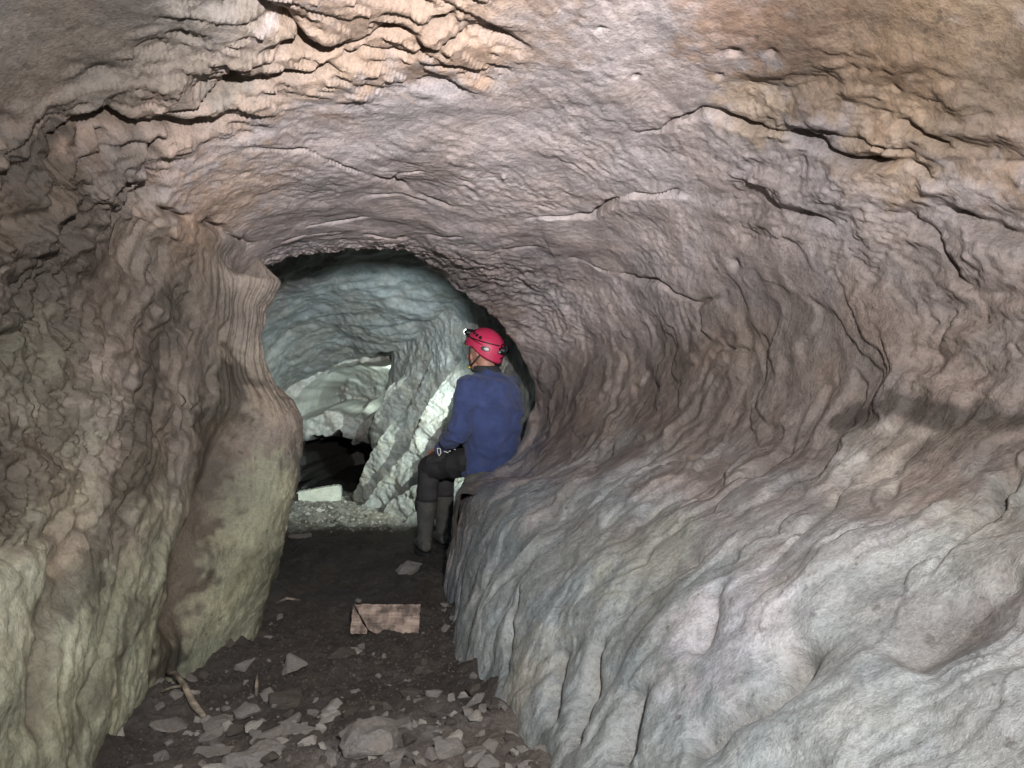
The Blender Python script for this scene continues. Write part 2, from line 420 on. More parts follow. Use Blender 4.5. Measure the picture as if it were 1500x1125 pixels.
def rock_relief(P, u, v, amp=1.0):
    """general relief of water-worn limestone: flutes that follow the section, lumps and fine chips"""
    pn = P.astype(np.float32)
    warp = fbm(pn * 1.7, 2)
    fl = np.stack([v * 5.2 + warp * 1.3, u * 0.42 + warp * 0.4, u * 0 + 3.3], -1)
    flute = fbm(fl, 3, 0.55)
    fl2 = np.stack([v * 15 + warp * 3.0, u * 1.3, u * 0 + 8.3], -1)
    flute2 = fbm(fl2, 2, 0.5)
    lump = fbm(pn * 3.4 + 20, 3)
    chips = ridged(pn * 11 + 40, 3) - 0.9
    brk = np.clip(.55 + .9 * fbm(pn * 2.1 + 70, 2), .1, 1.2)
    return amp * (0.017 * flute * brk + 0.003 * flute2 * brk + 0.018 * lump + 0.0012 * chips)

pn = BASE.astype(np.float32)
WARP = fbm(pn * 4.0 + 3, 3); WARPF = fbm(pn * 17 + 6, 3)
side_right = sstep(9.6, 10.8, uu); side_left = 1 - sstep(5.0, 6.0, uu); roof = 1 - np.maximum(side_right, side_left)
edge = np.exp(-((vv - 4.0) / 0.22) ** 2)
rel = rock_relief(BASE, uu, vv)
# bedding scales on the roof: thin laminae
lam = fbm(np.stack([pn[..., 0] * 3.2, pn[..., 1] * 9 + pn[..., 0] * 5, pn[..., 2] * 6], -1), 4)
along = pn[..., 0] * .75 + pn[..., 1] * .66; acr = -pn[..., 0] * .66 + pn[..., 1] * .75
mod = np.clip(.55 + 1.1 * fbm(pn * 1.9 + 33, 2), .08, 1.4)
dimple = -np.abs(fbm(np.stack([along * 8 + WARP * .5, acr * 21 + WARP, pn[..., 2] * 12], -1) + 77, 3)) * mod
def terrace(q, k, sharp=.8):
    n_ = fbm(q, 3) * k; t_ = n_ - np.floor(n_)
    return (np.floor(n_) + sstep(sharp, 1.0, t_)) / k
rel = rel * (1 - 0.55 * roof) + roof * (0.003 * lam + 0.008 * dimple)
# right flutes stronger round the recess and at the foot
crease = np.abs(perlin(np.stack([vv * 4.6 + WARP * .35 + uu * .10, uu * 0.30, uu * 0], -1))) + .45 * np.abs(perlin(np.stack([vv * 11 + WARP * .5 + uu * .22, uu * 0.42, uu * 0 + 4], -1)))
cmask = np.clip(.5 + .8 * fbm(pn * 1.5 + 12, 2), .12, 1) * (.45 + .75 * sstep(2.0, 3.2, vv))
rel += side_right * .072 * cmask * (np.minimum(crease, .45) - .25)
rel += side_right * .030 * (1 - sstep(.5, .95, BASE[..., 2])) * fbm(np.stack([pn[..., 0] * 2.4, pn[..., 1] * 2.4, pn[..., 2] * 2.4], -1) + 90, 2)
# left wall rougher, knobbly
knob = 1 - np.abs(fbm(pn * 9 + 5, 3)) * 1.6
lfar = 1 - sstep(2.75, 3.05, vv + .12 * WARP)
rel += side_left * lfar * (0.008 * fbm(pn * 6.5 + 9, 3) + 0.004 * knob)
z0 = BASE[..., 2]
pit = np.zeros_like(rel)
for (px, py, r) in ((60,560,.28),(120,600,.22),(30,680,.25),(100,500,.2),(40,420,.22)):
    pit = np.maximum(pit, blob_w(BASE, px, py, r))
cell = np.abs(perlin(pn * 17 + 2)) + 0.6 * np.abs(perlin(pn * 31 + 8))
rel -= pit * np.clip(0.30 - cell, 0, 1) * 0.085
# small dark holes on the roof
for (px, py, r) in ((932,115,.012),(1052,115,.012),(1075,76,.018),(1130,78,.014),(1075,388,.022),(738,258,-.012),(880,42,.01),(1240,500,.012)):
    c = hit(px, py)
    if c is not None:
        d2 = ((BASE - c) ** 2).sum(-1) / (r * r)
        rel -= np.sign(r) * abs(r) * 1.6 * np.exp(-d2)
strata = np.zeros_like(rel)
for (px, py, r) in ((500,40,.42),(330,120,.3),(620,60,.3),(240,180,.25),(150,230,.3),(60,300,.3)):
    strata = np.maximum(strata, blob_w(BASE, px, py, r))
rel += strata * .060 * terrace(np.stack([pn[..., 0] * 3.5, pn[..., 1] * 8 - pn[..., 0] * 4, pn[..., 2] * 7], -1), 4.0)
strata2 = np.zeros_like(rel)
for (px, py, r) in ((1250,230,.35),(1400,260,.35),(1480,360,.35),(1440,470,.3),(1120,300,.2)):
    strata2 = np.maximum(strata2, blob_w(BASE, px, py, r))
rel += strata2 * .038 * terrace(np.stack([pn[..., 0] * 4 , pn[..., 1] * 6 + pn[..., 0] * 3, pn[..., 2] * 9], -1) + 12, 4.0)
rel += side_left * lfar * .055 * sstep(.5, .9, z0 + .2 * WARP) * terrace(pn * np.array([4, 4, 3], np.float32) + 31, 2.5, .7)
rel += side_left * (.35 + .65 * lfar) * .015 * terrace(pn * np.array([7, 7, 5], np.float32) + 61, 2.0, .6)
# thin scales of the roof, stepped ledges sweeping round the right wall, ragged lip of the arch
rel += roof * (1 - strata) * .012 * terrace(np.stack([pn[..., 0] * 2.2 + pn[..., 1] * 1.2, pn[..., 1] * 3.6 - pn[..., 0] * 2.0, pn[..., 2] * 5], -1) + 51, 5.0, .86)
rel += side_right * .048 * (.35 + .65 * sstep(.45, .9, z0)) * terrace(np.stack([vv * 3.4 + uu * .22 + WARP * .25, uu * .38, uu * 0 + 21], -1), 3.0, .80)
rel += side_right * .006 * terrace(pn * 6 + 15, 3.0, .8)
rel += edge * (.7 * roof + .5 * side_left) * .030 * terrace(pn * np.array([9, 6, 9], np.float32) + 71, 2.5, .7)
rel += edge * roof * .012 * ridged(pn * 20 + 4, 2)
soft_edge = 1 - 0.15 * edge
P1 = BASE + NRM * (rel * soft_edge + DISP)[..., None]

# ---- rock colour: grey-pink roof, brown mud film in the recess, pale washed bench, olive film low on the left
def colour(w, c, C): return C * (1 - w[..., None]) + np.array(c) * w[..., None]
z = BASE[..., 2]
C1 = np.ones(BASE.shape) * np.array((0.340, 0.300, 0.298))
C1 = colour(side_left * 0.85, (0.150, 0.123, 0.096), C1)
C1 = colour(side_right * sstep(0.55, 0.95, z + 0.1 * WARP) * (1 - sstep(1.45, 1.9, z + .12 * WARP)) * 0.9, (0.170, 0.138, 0.120), C1)
low = 1 - sstep(0.45, 0.95, z + 0.16 * WARP)
near = 1 - sstep(3.2, 4.0, vv + .3 * WARP)
C1 = colour(side_right * low * (0.25 + 0.75 * near), (0.265, 0.292, 0.292), C1)
C1 = colour(side_left * (1 - sstep(0.3, 1.0, z + 0.2 * WARP)) * 0.85, (0.285, 0.295, 0.205), C1)
for (px, py, r, c, s) in (
    (560,30,.35,(.30,.205,.14),.75),(430,100,.28,(.31,.225,.165),.7),(700,20,.3,(.29,.205,.15),.6),(250,165,.3,(.32,.24,.19),.7),
    (330,300,.25,(.36,.26,.19),.6),(90,150,.3,(.27,.19,.14),.7),(30,230,.2,(.2,.13,.09),.7),(1250,40,.35,(.25,.175,.115),.85),(1450,110,.3,(.25,.175,.115),.8),
    (1480,40,.2,(.27,.2,.135),.7),(1100,30,.2,(.3,.2,.15),.6),(1100,165,.13,(.37,.28,.2),.7),(1290,215,.16,(.36,.28,.21),.6),
    (1300,660,.16,(.38,.355,.32),.6),(1340,660,.06,(.12,.1,.085),.7),
    (200,30,.4,(.20,.185,.165),.7),(60,60,.4,(.2,.18,.16),.7),
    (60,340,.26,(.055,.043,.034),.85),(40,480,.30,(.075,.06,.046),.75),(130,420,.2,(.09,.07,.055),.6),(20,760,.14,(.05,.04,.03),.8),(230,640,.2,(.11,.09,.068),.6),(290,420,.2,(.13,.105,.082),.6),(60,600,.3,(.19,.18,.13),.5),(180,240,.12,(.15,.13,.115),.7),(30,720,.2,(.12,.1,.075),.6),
    (1070,915,.2,(.43,.43,.46),.85),(950,800,.22,(.35,.365,.31),.6),(1450,780,.2,(.34,.35,.32),.6),(1300,990,.3,(.31,.325,.32),.5),(780,980,.16,(.38,.375,.33),.6),  # first entry: cool highlight on the bench, painted as a pale patch
    (45,880,.2,(.37,.37,.28),.7),(380,740,.22,(.36,.37,.26),.8),(370,860,.16,(.34,.35,.24),.7),(360,560,.25,(.25,.21,.16),.6),
    (740,470,.2,(.15,.115,.09),.6),(830,640,.25,(.19,.145,.115),.5),(1050,520,.06,(.19,.15,.13),.5)):
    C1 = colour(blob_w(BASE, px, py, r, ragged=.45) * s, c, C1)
def streak_line(P, px_line, r, soft=.5):
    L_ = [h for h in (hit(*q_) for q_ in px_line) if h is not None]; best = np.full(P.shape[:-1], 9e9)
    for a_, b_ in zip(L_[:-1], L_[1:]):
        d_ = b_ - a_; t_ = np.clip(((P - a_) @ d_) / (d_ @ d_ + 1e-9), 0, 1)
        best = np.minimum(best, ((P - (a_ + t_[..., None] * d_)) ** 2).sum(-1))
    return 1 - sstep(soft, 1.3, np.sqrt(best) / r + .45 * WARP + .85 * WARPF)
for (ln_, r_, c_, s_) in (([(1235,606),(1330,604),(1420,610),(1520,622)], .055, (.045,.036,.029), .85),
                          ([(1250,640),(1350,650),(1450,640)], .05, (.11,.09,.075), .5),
                          ([(338,560),(330,620),(318,690),(288,800),(248,955)], .11, (.050,.042,.030), .9),  # dark brown streak down the groove beside the left pillar
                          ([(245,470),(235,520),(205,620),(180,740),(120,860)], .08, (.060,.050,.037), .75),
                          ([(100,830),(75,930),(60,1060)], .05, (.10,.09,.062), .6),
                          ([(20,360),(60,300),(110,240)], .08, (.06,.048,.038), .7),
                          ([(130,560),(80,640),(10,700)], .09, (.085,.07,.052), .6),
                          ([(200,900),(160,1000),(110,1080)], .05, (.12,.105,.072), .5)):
    C1 = colour(streak_line(BASE, ln_, r_) * s_, c_, C1)
crack_depth = np.clip(-DISP / 0.05, 0, 1)                      # browner where cracks and grooves cut deeper
C1 = colour(crack_depth * 0.45, (0.13, 0.10, 0.075), C1)
C1 *= (0.92 + (0.26 + .3 * side_left) * np.clip(fbm(pn * 2.3 + 60, 4), -1, 1))[..., None]
C1 = np.clip(C1, 0.02, 0.6)

N1 = grid_normals(P1)
if (N1 * NRM).sum(-1).mean() < 0: N1 = -N1; FLIP = True
else: FLIP = False
WET = np.clip(side_right * (1 - sstep(.55, .95, BASE[..., 2] + .15 * WARP)) * (.75 + .6 * fbm(pn * 3 + 8, 3)), 0, 1)
FLOW = np.stack([uu * .48 + .1 * WARP, vv + .04 * WARP, side_right * (.3 + .7 * sstep(.5, .95, BASE[..., 2])) + .22 * side_left + .15 * roof], -1)
iL = int(np.searchsorted(useq, 5.95)); iR = int(np.searchsorted(useq, 9.5))
for nm, a, b in (('cave_wall_left', 0, iL + 1), ('cave_ceiling', iL, iR + 1), ('cave_wall_right', iR, NU)):
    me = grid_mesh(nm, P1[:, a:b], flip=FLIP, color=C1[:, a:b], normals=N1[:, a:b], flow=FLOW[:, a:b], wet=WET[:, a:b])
    tag(link(nm, me, ROCK), kind='structure')

# ================================================================== second chamber beyond the arch
U2 = [0, 1, 2, 3, 4, 5, 6, 7.5, 8.5, 9.2, 10, 10.8, 11.5, 12.2, 13, 13.5, 14.2, 15]
def ring2(y, xl, zc, right):
    left = [(xl+.12, y, -.4), (xl+.05, y, 0.0), (xl-.03, y, .45), (xl, y, .9), (xl+.1, y, 1.0+.3*(zc-1.1)), (xl+.3, y, zc-.22), (xl+.7, y, zc-.05)]
    return left + [(x, y, zz) for x, zz in right]
far_rings = [
 ring2(4.10, -1.75, 2.25, [(-.5,2.32),(.05,2.2),(.38,1.85),(.5,1.4),(.5,1.05),(.45,.8),(.36,.62),(.1,.55),(-.18,.525),(-.30,.42),(-.36,-.4)]),
 ring2(4.80, -2.0, 2.25, [(-.6,2.32),(.0,2.15),(.26,1.80),(.34,1.4),(.34,1.05),(.30,.8),(.22,.60),(.02,.55),(-.17,.525),(-.29,.42),(-.33,-.4)]),
 ring2(5.35, -2.1, 2.06, [(-.7,2.10),(-.1,2.0),(.2,1.75),(.28,1.4),(.26,1.05),(.22,.8),(.14,.60),(-.05,.55),(-.17,.52),(-.27,.42),(-.32,-.4)]),
 ring2(6.10, -2.2, 1.86, [(-.9,1.84),(-.5,1.80),(-.2,1.7),(-.12,1.4),(-.14,1.05),(-.18,.8),(-.22,.6),(-.28,.5),(-.3,.4),(-.32,.2),(-.34,-.4)]),
 ring2(7.00, -2.33, 1.66, [(-1.2,1.49),(-.8,1.5),(-.5,1.5),(-.4,1.4),(-.4,1.05),(-.4,.8),(-.4,.6),(-.4,.5),(-.4,.4),(-.4,.2),(-.4,-.4)]),
 ring2(7.80, -2.40, 1.45, [(-1.4,1.41),(-.9,1.42),(-.6,1.42),(-.45,1.3),(-.45,1.05),(-.45,.8),(-.45,.6),(-.45,.5),(-.45,.4),(-.45,.2),(-.45,-.4)]),
 ring2(8.30, -2.42, 1.34, [(-1.4,1.36),(-.9,1.4),(-.6,1.4),(-.45,1.2),(-.45,1.0),(-.45,.8),(-.45,.6),(-.45,.5),(-.45,.4),(-.45,.2),(-.45,-.4)]),
]
NU2 = 420
u2 = np.linspace(0, 15, NU2)
v2k = [4.10, 4.8, 5.35, 6.1, 7.0, 7.8, 8.3]
v2 = np.linspace(4.10, 8.30, 330)
R2 = np.array([hermite(U2, np.array(r), u2, False) for r in far_rings])
B2 = hermite(v2k, R2, v2, True)
uu2, vv2 = np.meshgrid(u2, v2)
N2 = grid_normals(B2); inw = np.array([-.9, 0, 1.0]) - B2; inw[..., 1] = 0
if (N2 * inw).sum(-1).mean() < 0: N2 = -N2
pn2 = B2.astype(np.float32)
# long horizontal scallops of the roof, stretched along x
sc_ = fbm(np.stack([pn2[..., 0] * 1.6, pn2[..., 1] * 4.2 + pn2[..., 0] * 1.5, pn2[..., 2] * 3.0], -1) + 4, 3)
rel2 = 0.045 * sc_ + 0.02 * fbm(pn2 * 5 + 1, 3) + 0.006 * ridged(pn2 * 12, 2)
P2 = B2 + N2 * rel2[..., None]
C2 = np.ones(B2.shape) * np.array((0.17, 0.175, 0.17))
WARP = fbm(pn2 * 3 + 2, 3)
C2 = colour((1 - sstep(4.7, 5.4, vv2 + .3 * WARP)) * .7, (0.17, 0.145, 0.12), C2)
C2 = colour(sstep(.3, .7, WARP + .2) * .5, (0.14, 0.14, 0.125), C2)
M2 = grid_normals(P2); F2 = (M2 * N2).sum(-1).mean() < 0
if F2: M2 = -M2
tag(link('far_chamber_wall', grid_mesh('far_chamber_wall', P2, flip=F2, color=C2, normals=M2), FAR_ROCK), kind='structure')

# ---- fluted rock buttress on the right of the second chamber (plan path, leaning with height)
path = np.array([(0.45, 5.45), (0.0, 5.80), (-.32, 6.02), (-.60, 6.32), (-.98, 6.90), (-1.27, 7.38), (-1.25, 7.62), (-1.0, 7.95), (-.4, 8.2)])
pt = np.array([0, .14, .27, .37, .58, .76, .82, .91, 1.0])
sN, zN = 420, 330
sv = np.linspace(0, 1, sN); zv = np.linspace(-.3, 1.95, zN)
base_xy = hermite(pt, path, sv, False)
S, Z = np.meshgrid(sv, zv)
lean = np.interp(zv, [-.3, 0, .35, .6, .9, 1.3, 1.6, 1.95], [-.10, -.08, -.02, .03, .10, .13, .10, -.10])[:, None]
foot = np.interp(zv, [-.3, 0, .2, .5, 2], [.22, .16, .06, 0, 0])[:, None]
X = base_xy[:, 0][None, :] + lean * np.ones_like(S) - foot * np.clip(1.2 - S, 0, 1)
Y = base_xy[:, 1][None, :] + lean * 0.55
B3 = np.stack([X, Y, Z], -1)
N3 = grid_normals(B3); inw = np.array([-1.9, 6.3, 1.0]) - B3
if (N3 * inw).sum(-1).mean() < 0: N3 = -N3
pn3 = B3.astype(np.float32)
w3 = fbm(pn3 * 2.2, 3)
# ribs running down toward the far end: coordinate across the ribs
across = (S * 2.75 + (Z - .8) * .62) + 0.05 * w3 + .022 * fbm(pn3 * 9, 2)
bvh3 = bvh_of(B3, 3)
hp = hit(612, 652, bvh3); ih = np.argmin(((B3 - hp) ** 2).sum(-1)); ph = across.reshape(-1)[ih]
tt_ = ((across - ph) * 2.5 + .90) % 1.0; ci_ = np.floor((across - ph) * 2.5 + .90)
rib = np.where(tt_ < .88, (tt_ / .88), 1 - sstep(.88, .97, tt_)) * np.clip(.95 + .7 * perlin(np.stack([ci_ * 3.1, Z * 1.3 + ci_, S * 0 + 2], -1)), .55, 1.3)
rib2 = perlin(np.stack([across * 13, Z * 2.2, S * 0 + 7], -1))
face = sstep(.18, .30, S) * (1 - sstep(.80, .9, S)) * (1 - sstep(.95, 1.4, Z + .15 * w3))
blocks = fbm(pn3 * 7 + 2, 3)
rel3 = face * (0.006 * rib2 + .21 * (rib - .5)) + 0.009 * blocks + 0.02 * w3 + 0.007 * ridged(pn3 * 9, 3)
steps = np.abs(((Z * 3.1 + S * 2.0 + 0.5 * w3) % 1) - .5)
rel3 += face * 0.008 * (sstep(.0, .12, steps) - 1)
def terr3(q_, k, sharp): 
    n_ = fbm(q_, 3) * k; t_ = n_ - np.floor(n_); return (np.floor(n_) + sstep(sharp, 1, t_)) / k
rel3 += .022 * face * terr3(np.stack([across * 4, Z * 4.2, S * 2], -1), 3.0, .75)
P3 = B3 + N3 * rel3[..., None]
C3 = np.ones(B3.shape) * np.array((0.29, 0.29, 0.265))
C3 = colour(sstep(-.1, .5, blocks) * .4, (0.33, 0.33, 0.26), C3)
C3 = colour(sstep(1.0, 1.5, Z + .2 * w3) * .6, (0.20, 0.205, 0.21), C3)
M3 = grid_normals(P3); F3 = (M3 * N3).sum(-1).mean() < 0
if F3: M3 = -M3
tag(link('rock_buttress', grid_mesh('rock_buttress', P3, flip=F3, color=C3, normals=M3), FAR_ROCK), kind='structure')

# ---- back wall of the second chamber: a niche above a ledge, a low dark crawl below
xs = np.linspace(-2.75, -.2, 300); zs = np.linspace(-.3, 1.75, 260)
XX, ZZ = np.meshgrid(xs, zs)
q = np.stack([XX * 3, ZZ * 3, XX * 0 + 5], -1).astype(np.float32)
wb = fbm(q, 3)
top = np.interp(XX, [-2.35, -2.15, -1.95, -1.75, -1.2, -.9], [.86, 1.02, 1.22, 1.31, 1.33, 1.2])
niche = sstep(-.02, .07, top - ZZ + .06 * wb) * sstep(-.05, .10, ZZ - .80 + .09 * wb) * sstep(-2.3, -2.1, XX + .05 * wb)
crawl = (1 - sstep(.46, .56, ZZ + .16 * wb + .05 * fbm(q * 4, 2))) * sstep(-2.36, -2.25, XX + .12 * wb) * (1 - sstep(-.95, -.9, XX))
YB = 8.05 + niche * (1.5 - 1.0 * np.clip((ZZ - .80) / .6, 0, 1) ** 2) + crawl * 2.6 + .07 * wb + .025 * fbm(q * 3, 3)
YB += niche * (.07 * fbm(q * 1.6 + 8, 3) + .015 * fbm(q * 6, 2))
B4 = np.stack([XX, YB, ZZ], -1)
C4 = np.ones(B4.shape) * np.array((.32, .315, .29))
C4 = colour((1 - sstep(.5, .6, ZZ)) * .8, (.03, .028, .026), C4)  # shade of the crawl painted near-black into the wall colour
M4 = grid_normals(B4); F4 = M4[..., 1].mean() > 0
if F4: M4 = -M4
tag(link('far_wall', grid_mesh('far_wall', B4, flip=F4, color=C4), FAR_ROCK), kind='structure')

# ================================================================== floor
def floor_h(x, y):
    q = np.stack([x, y, np.zeros_like(x)], -1).astype(np.float32)
    h = 0.030 * fbm(q * 1.6 + 3, 3) + 0.024 * fbm(q * 7 + 9, 4) + 0.008 * ridged(q * 16 + 1, 2)
    h = h + 0.05 * np.exp(-(((x + .45) / .55) ** 2 + ((y - 2.1) / .35) ** 2))
    h = h - 0.02 * np.exp(-((x + .75) ** 2 / .2 + (y - 4.4) ** 2 / .5))
    rf = np.interp(y, [2.0, 2.28, 2.66, 3.05, 3.69, 4.3], [.12, .06, -.07, -.16, -.277, -.38]); lf = np.interp(y, [2.0, 2.25, 2.85, 3.4, 4.3], [-1.16, -1.17, -1.26, -1.12, -1.2])
    rag = np.clip(.6 + 1.2 * fbm(q * 5 + 44, 2), .1, 1.5) * (y < 4.4)
    h = h + .06 * rag * np.exp(-np.clip(rf - x, 0, 9) / .07) + .05 * rag * np.exp(-np.clip(x - lf, 0, 9) / .07)
    return h - 0.015
fy = np.concatenate([np.linspace(-6, 1.6, 60, endpoint=False), np.linspace(1.6, 5.4, 520, endpoint=False), np.linspace(5.4, 8.6, 260, endpoint=False), np.linspace(8.6, 11.5, 30)])
fx = np.concatenate([np.linspace(-6, -2.6, 20, endpoint=False), np.linspace(-2.6, .6, 440, endpoint=False), np.linspace(.6, 5, 25)])
FX, FY = np.meshgrid(fx, fy)
FZ = floor_h(FX, FY)
P5 = np.stack([FX, FY, FZ], -1)
q5 = P5.astype(np.float32); w5 = fbm(q5 * 2.4 + 31, 4)
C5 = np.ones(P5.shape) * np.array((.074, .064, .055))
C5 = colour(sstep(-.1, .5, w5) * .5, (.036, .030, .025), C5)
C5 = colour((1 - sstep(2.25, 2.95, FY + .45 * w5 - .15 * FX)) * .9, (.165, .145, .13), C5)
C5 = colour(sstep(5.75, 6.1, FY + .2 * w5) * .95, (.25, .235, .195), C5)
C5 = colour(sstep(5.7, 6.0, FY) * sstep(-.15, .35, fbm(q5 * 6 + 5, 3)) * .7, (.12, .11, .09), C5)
C5 = colour(sstep(7.75, 7.95, FY + .1 * w5), (.03, .027, .024), C5)  # floor within the crawl: its shade painted in as near-black
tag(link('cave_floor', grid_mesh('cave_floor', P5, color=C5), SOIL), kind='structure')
def fz(x, y): return float(floor_h(np.array([x], float), np.array([y], float))[0])

# ================================================================== stones, sticks and board on the floor
STONE = [rock_material('grey_stone', False, (.27, .25, .23), .5, (.6, .9), 3),
         rock_material('pale_stone', False, (.42, .40, .36), .5, (.6, .9), 3),
         rock_material('muddy_stone', False, (.105, .09, .075), .5, (.5, .9), 3)]
def hull_stone(seed, n=13, flat=0.5, long=1.0, sub=0):
    """angular stone about 1 m long, resting on z = 0"""
    rr = random.Random(seed); bm = bmesh.new()
    for _ in range(n):
        v = Vector((rr.gauss(0, 1), rr.gauss(0, 1), rr.gauss(0, 1))).normalized() * rr.uniform(.75, 1.05)
        bm.verts.new((v.x * .5, v.y * .5 / long, v.z * .5 * flat))
    bmesh.ops.convex_hull(bm, input=bm.verts)
    for v in [v for v in bm.verts if not v.link_faces]: bm.verts.remove(v)
    if sub:
        bmesh.ops.bevel(bm, geom=list(bm.edges), offset=.035, segments=1, affect='EDGES', clamp_overlap=True)
        bmesh.ops.triangulate(bm, faces=bm.faces)
        bmesh.ops.subdivide_edges(bm, edges=bm.edges, cuts=sub, use_grid_fill=True)
        co = np.array([v.co for v in bm.verts], np.float32)
        d = .05 * fbm(co * 3.5 + seed, 3) + .018 * fbm(co * 14 + seed, 2)
        bm.normal_update()
        nn = [v.normal.copy() for v in bm.verts]
        for v, n_, k in zip(bm.verts, nn, d): v.co += n_ * float(k)
    zmin = min(v.co.z for v in bm.verts)
    for v in bm.verts: v.co.z -= zmin
    me = bpy.data.meshes.new('stone'); bm.to_mesh(me); bm.free()
    return me
def place_stone(px, py, wpx, flat, long, seed, mat, label, rot=0.0, tilt=(0, 0), name='stone', sink=.25, group=None, n=13, cat='stone', sub=1):
    p = floor_pt(px, py); p.z = fz(p.x, p.y)
    size = wpx * p.y / FPX
    me = hull_stone(seed, n, flat, long, sub)
    o = link(name, me, STONE[mat]); o.scale = (size,) * 3
    o.rotation_euler = (tilt[0], tilt[1], rot)
    p.z -= sink * flat * size
    o.location = p
    return tag(o, label, cat, group)
R_ = math.radians
place_stone(425, 984, 56, .62, 1.05, 3, 0, 'square-cornered grey stone block behind the rounded muddy stone', R_(8), (R_(10), 0), n=9)
place_stone(420, 1022, 64, .55, 1.2, 14, 2, 'rounded muddy stone with a pale chip stuck to it, before the square block', R_(25), n=26, sub=2)
place_stone(360, 980, 46, .35, 1.6, 21, 0, 'thin grey shard beside the foot of the left rock wall', R_(20), (R_(12), R_(-10)))
place_stone(305, 1070, 58, .42, 2.0, 32, 0, 'long wedge-shaped grey stone pointing up from dark mud', R_(35), (0, R_(-18)))
place_stone(347, 1065, 36, .6, 1.2, 41, 2, 'squat dark stone next to the long wedge-shaped stone', R_(60))
place_stone(392, 1078, 66, .45, 1.5, 52, 0, 'broad sloping grey slab leaning on the upright flake', R_(30), (R_(14), R_(-14)))
place_stone(428, 1075, 34, .9, 1.7, 61, 0, 'narrow grey stone standing on end between slab and pale block', R_(70), (0, R_(-40)))
place_stone(445, 1098, 52, .75, 1.15, 73, 1, 'pale straight-edged stone block set in the rubble', R_(5), n=9)
place_stone(468, 1078, 26, 1.2, 2.2, 88, 1, 'small pale flake of stone standing upright', R_(15), (R_(15), 0))
place_stone(548, 1112, 122, .50, 1.1, 94, 0, 'large lumpy grey boulder half buried in the rubble', R_(10), n=30, sub=3)
place_stone(668, 1096, 50, .55, 1.7, 105, 1, 'split grey stone with a pale broken edge', R_(48), (0, R_(-16)))
place_stone(676, 1028, 24, 1.0, 1.3, 117, 1, 'small pale triangular flake near the foot of the right wall', R_(40), (R_(25), 0), n=7)
place_stone(700, 1036, 46, .4, 1.5, 124, 0, 'flat grey slab wedged against the foot of the right wall', R_(40), (R_(-10), R_(-18)))
place_stone(520, 948, 34, .35, 1.7, 133, 1, 'pale thin shard lying below the broken board', R_(-28), (R_(14), R_(10)))
place_stone(500, 962, 62, .25, 1.8, 143, 2, 'low dark flat stone under the pale shard', R_(12))
place_stone(240, 1122, 130, .26, 1.5, 152, 2, 'wide flat dark slab by the foot of the left wall', R_(18), (R_(5), 0), sub=2)
place_stone(385, 1118, 140, .30, 1.7, 163, 0, 'wide low grey slab at the edge of the rubble', R_(16), (R_(8), 0), sub=2)
place_stone(600, 832, 42, .65, 1.2, 174, 0, "rounded grey stone lying beside the caver's boot", R_(10), n=26, sub=2)
place_stone(440, 784, 46, .32, 1.6, 183, 0, 'flat grey stone just inside the arch by the left column', R_(5), n=20, sub=2)
place_stone(618, 972, 40, .5, 1.8, 194, 2, 'elongated dark stone lying crosswise in the mud', R_(20))
place_stone(655, 1118, 60, .5, 1.3, 203, 0, 'chunky grey stone at the edge of the loose rubble', R_(-30), sub=2)
place_stone(795, 1124, 44, .8, 1.2, 214, 0, 'blocky grey stone pressed against the foot of the right wall', R_(12), n=9)
place_stone(180, 1086, 44, .55, 2.6, 222, 1, 'slim pale stone leaning on the left wall foot', R_(75), (0, R_(-48)))
place_stone(525, 868, 14, .8, 1.1, 233, 0, 'single small stone on the dark mud behind the board', 0)
place_stone(275, 1068, 20, .6, 1.2, 242, 1, 'small round pale pebble under the long wedge-shaped stone', 0)
place_stone(254, 1012, 10, .6, 1.2, 247, 0, 'tiny grey pebble next to the forked stick', 0)
# many loose chips
protos = [hull_stone(300 + k, 11, random.uniform(.4, .9), random.uniform(1, 1.9)) for k in range(12)]
def right_foot(y): return float(np.interp(y, [2.0, 2.28, 2.66, 3.05, 3.69, 4.3], [.12, .06, -.07, -.16, -.277, -.38]))
def left_foot(y): return float(np.interp(y, [2.0, 2.25, 2.85, 3.4, 4.3], [-1.16, -1.17, -1.26, -1.12, -1.2]))
rs = random.Random(42); cnt = 0; used = []
while cnt < 205:
    y = rs.uniform(2.05, 3.5); t = rs.random()
    x = left_foot(y) + .05 + (right_foot(y) - left_foot(y) - .1) * (t ** .7)
    if rs.random() > (1.0 if y < 2.7 else .30): continue
    s_ = rs.choice([.016, .02, .022, .026, .03, .036, .048, .06]) * (1.45 if y < 2.55 else 1)
    if any((x - a) ** 2 + (y - b) ** 2 < (.5 * (s_ + c)) ** 2 for a, b, c in used): continue
    used.append((x, y, s_))
    k = rs.randrange(12); m = rs.choice([0, 0, 0, 1, 2, 2]) if y < 2.8 else rs.choice([0, 2, 2, 2])
    key = (k, m)
    if key not in globals().setdefault('_pm', {}):
        me = protos[k].copy(); me.materials.append(STONE[m]); _pm[key] = me
    o = link('stone_chip', _pm[key]); o.scale = (s_,) * 3
    o.location = (x, y, fz(x, y) - .15 * s_); o.rotation_euler = (rs.uniform(-.5, .5), rs.uniform(-.5, .5), rs.uniform(0, 6.28))
    lab = ('small angular grey stone chip scattered on the rubble floor', 'small pale stone chip scattered on the rubble floor', 'small dark muddy stone chip scattered on the rubble floor')[m]
    grp = ('grey stone chips on the floor', 'pale stone chips on the floor', 'dark stone chips on the floor')[m]
    tag(o, lab, 'stone', grp); cnt += 1
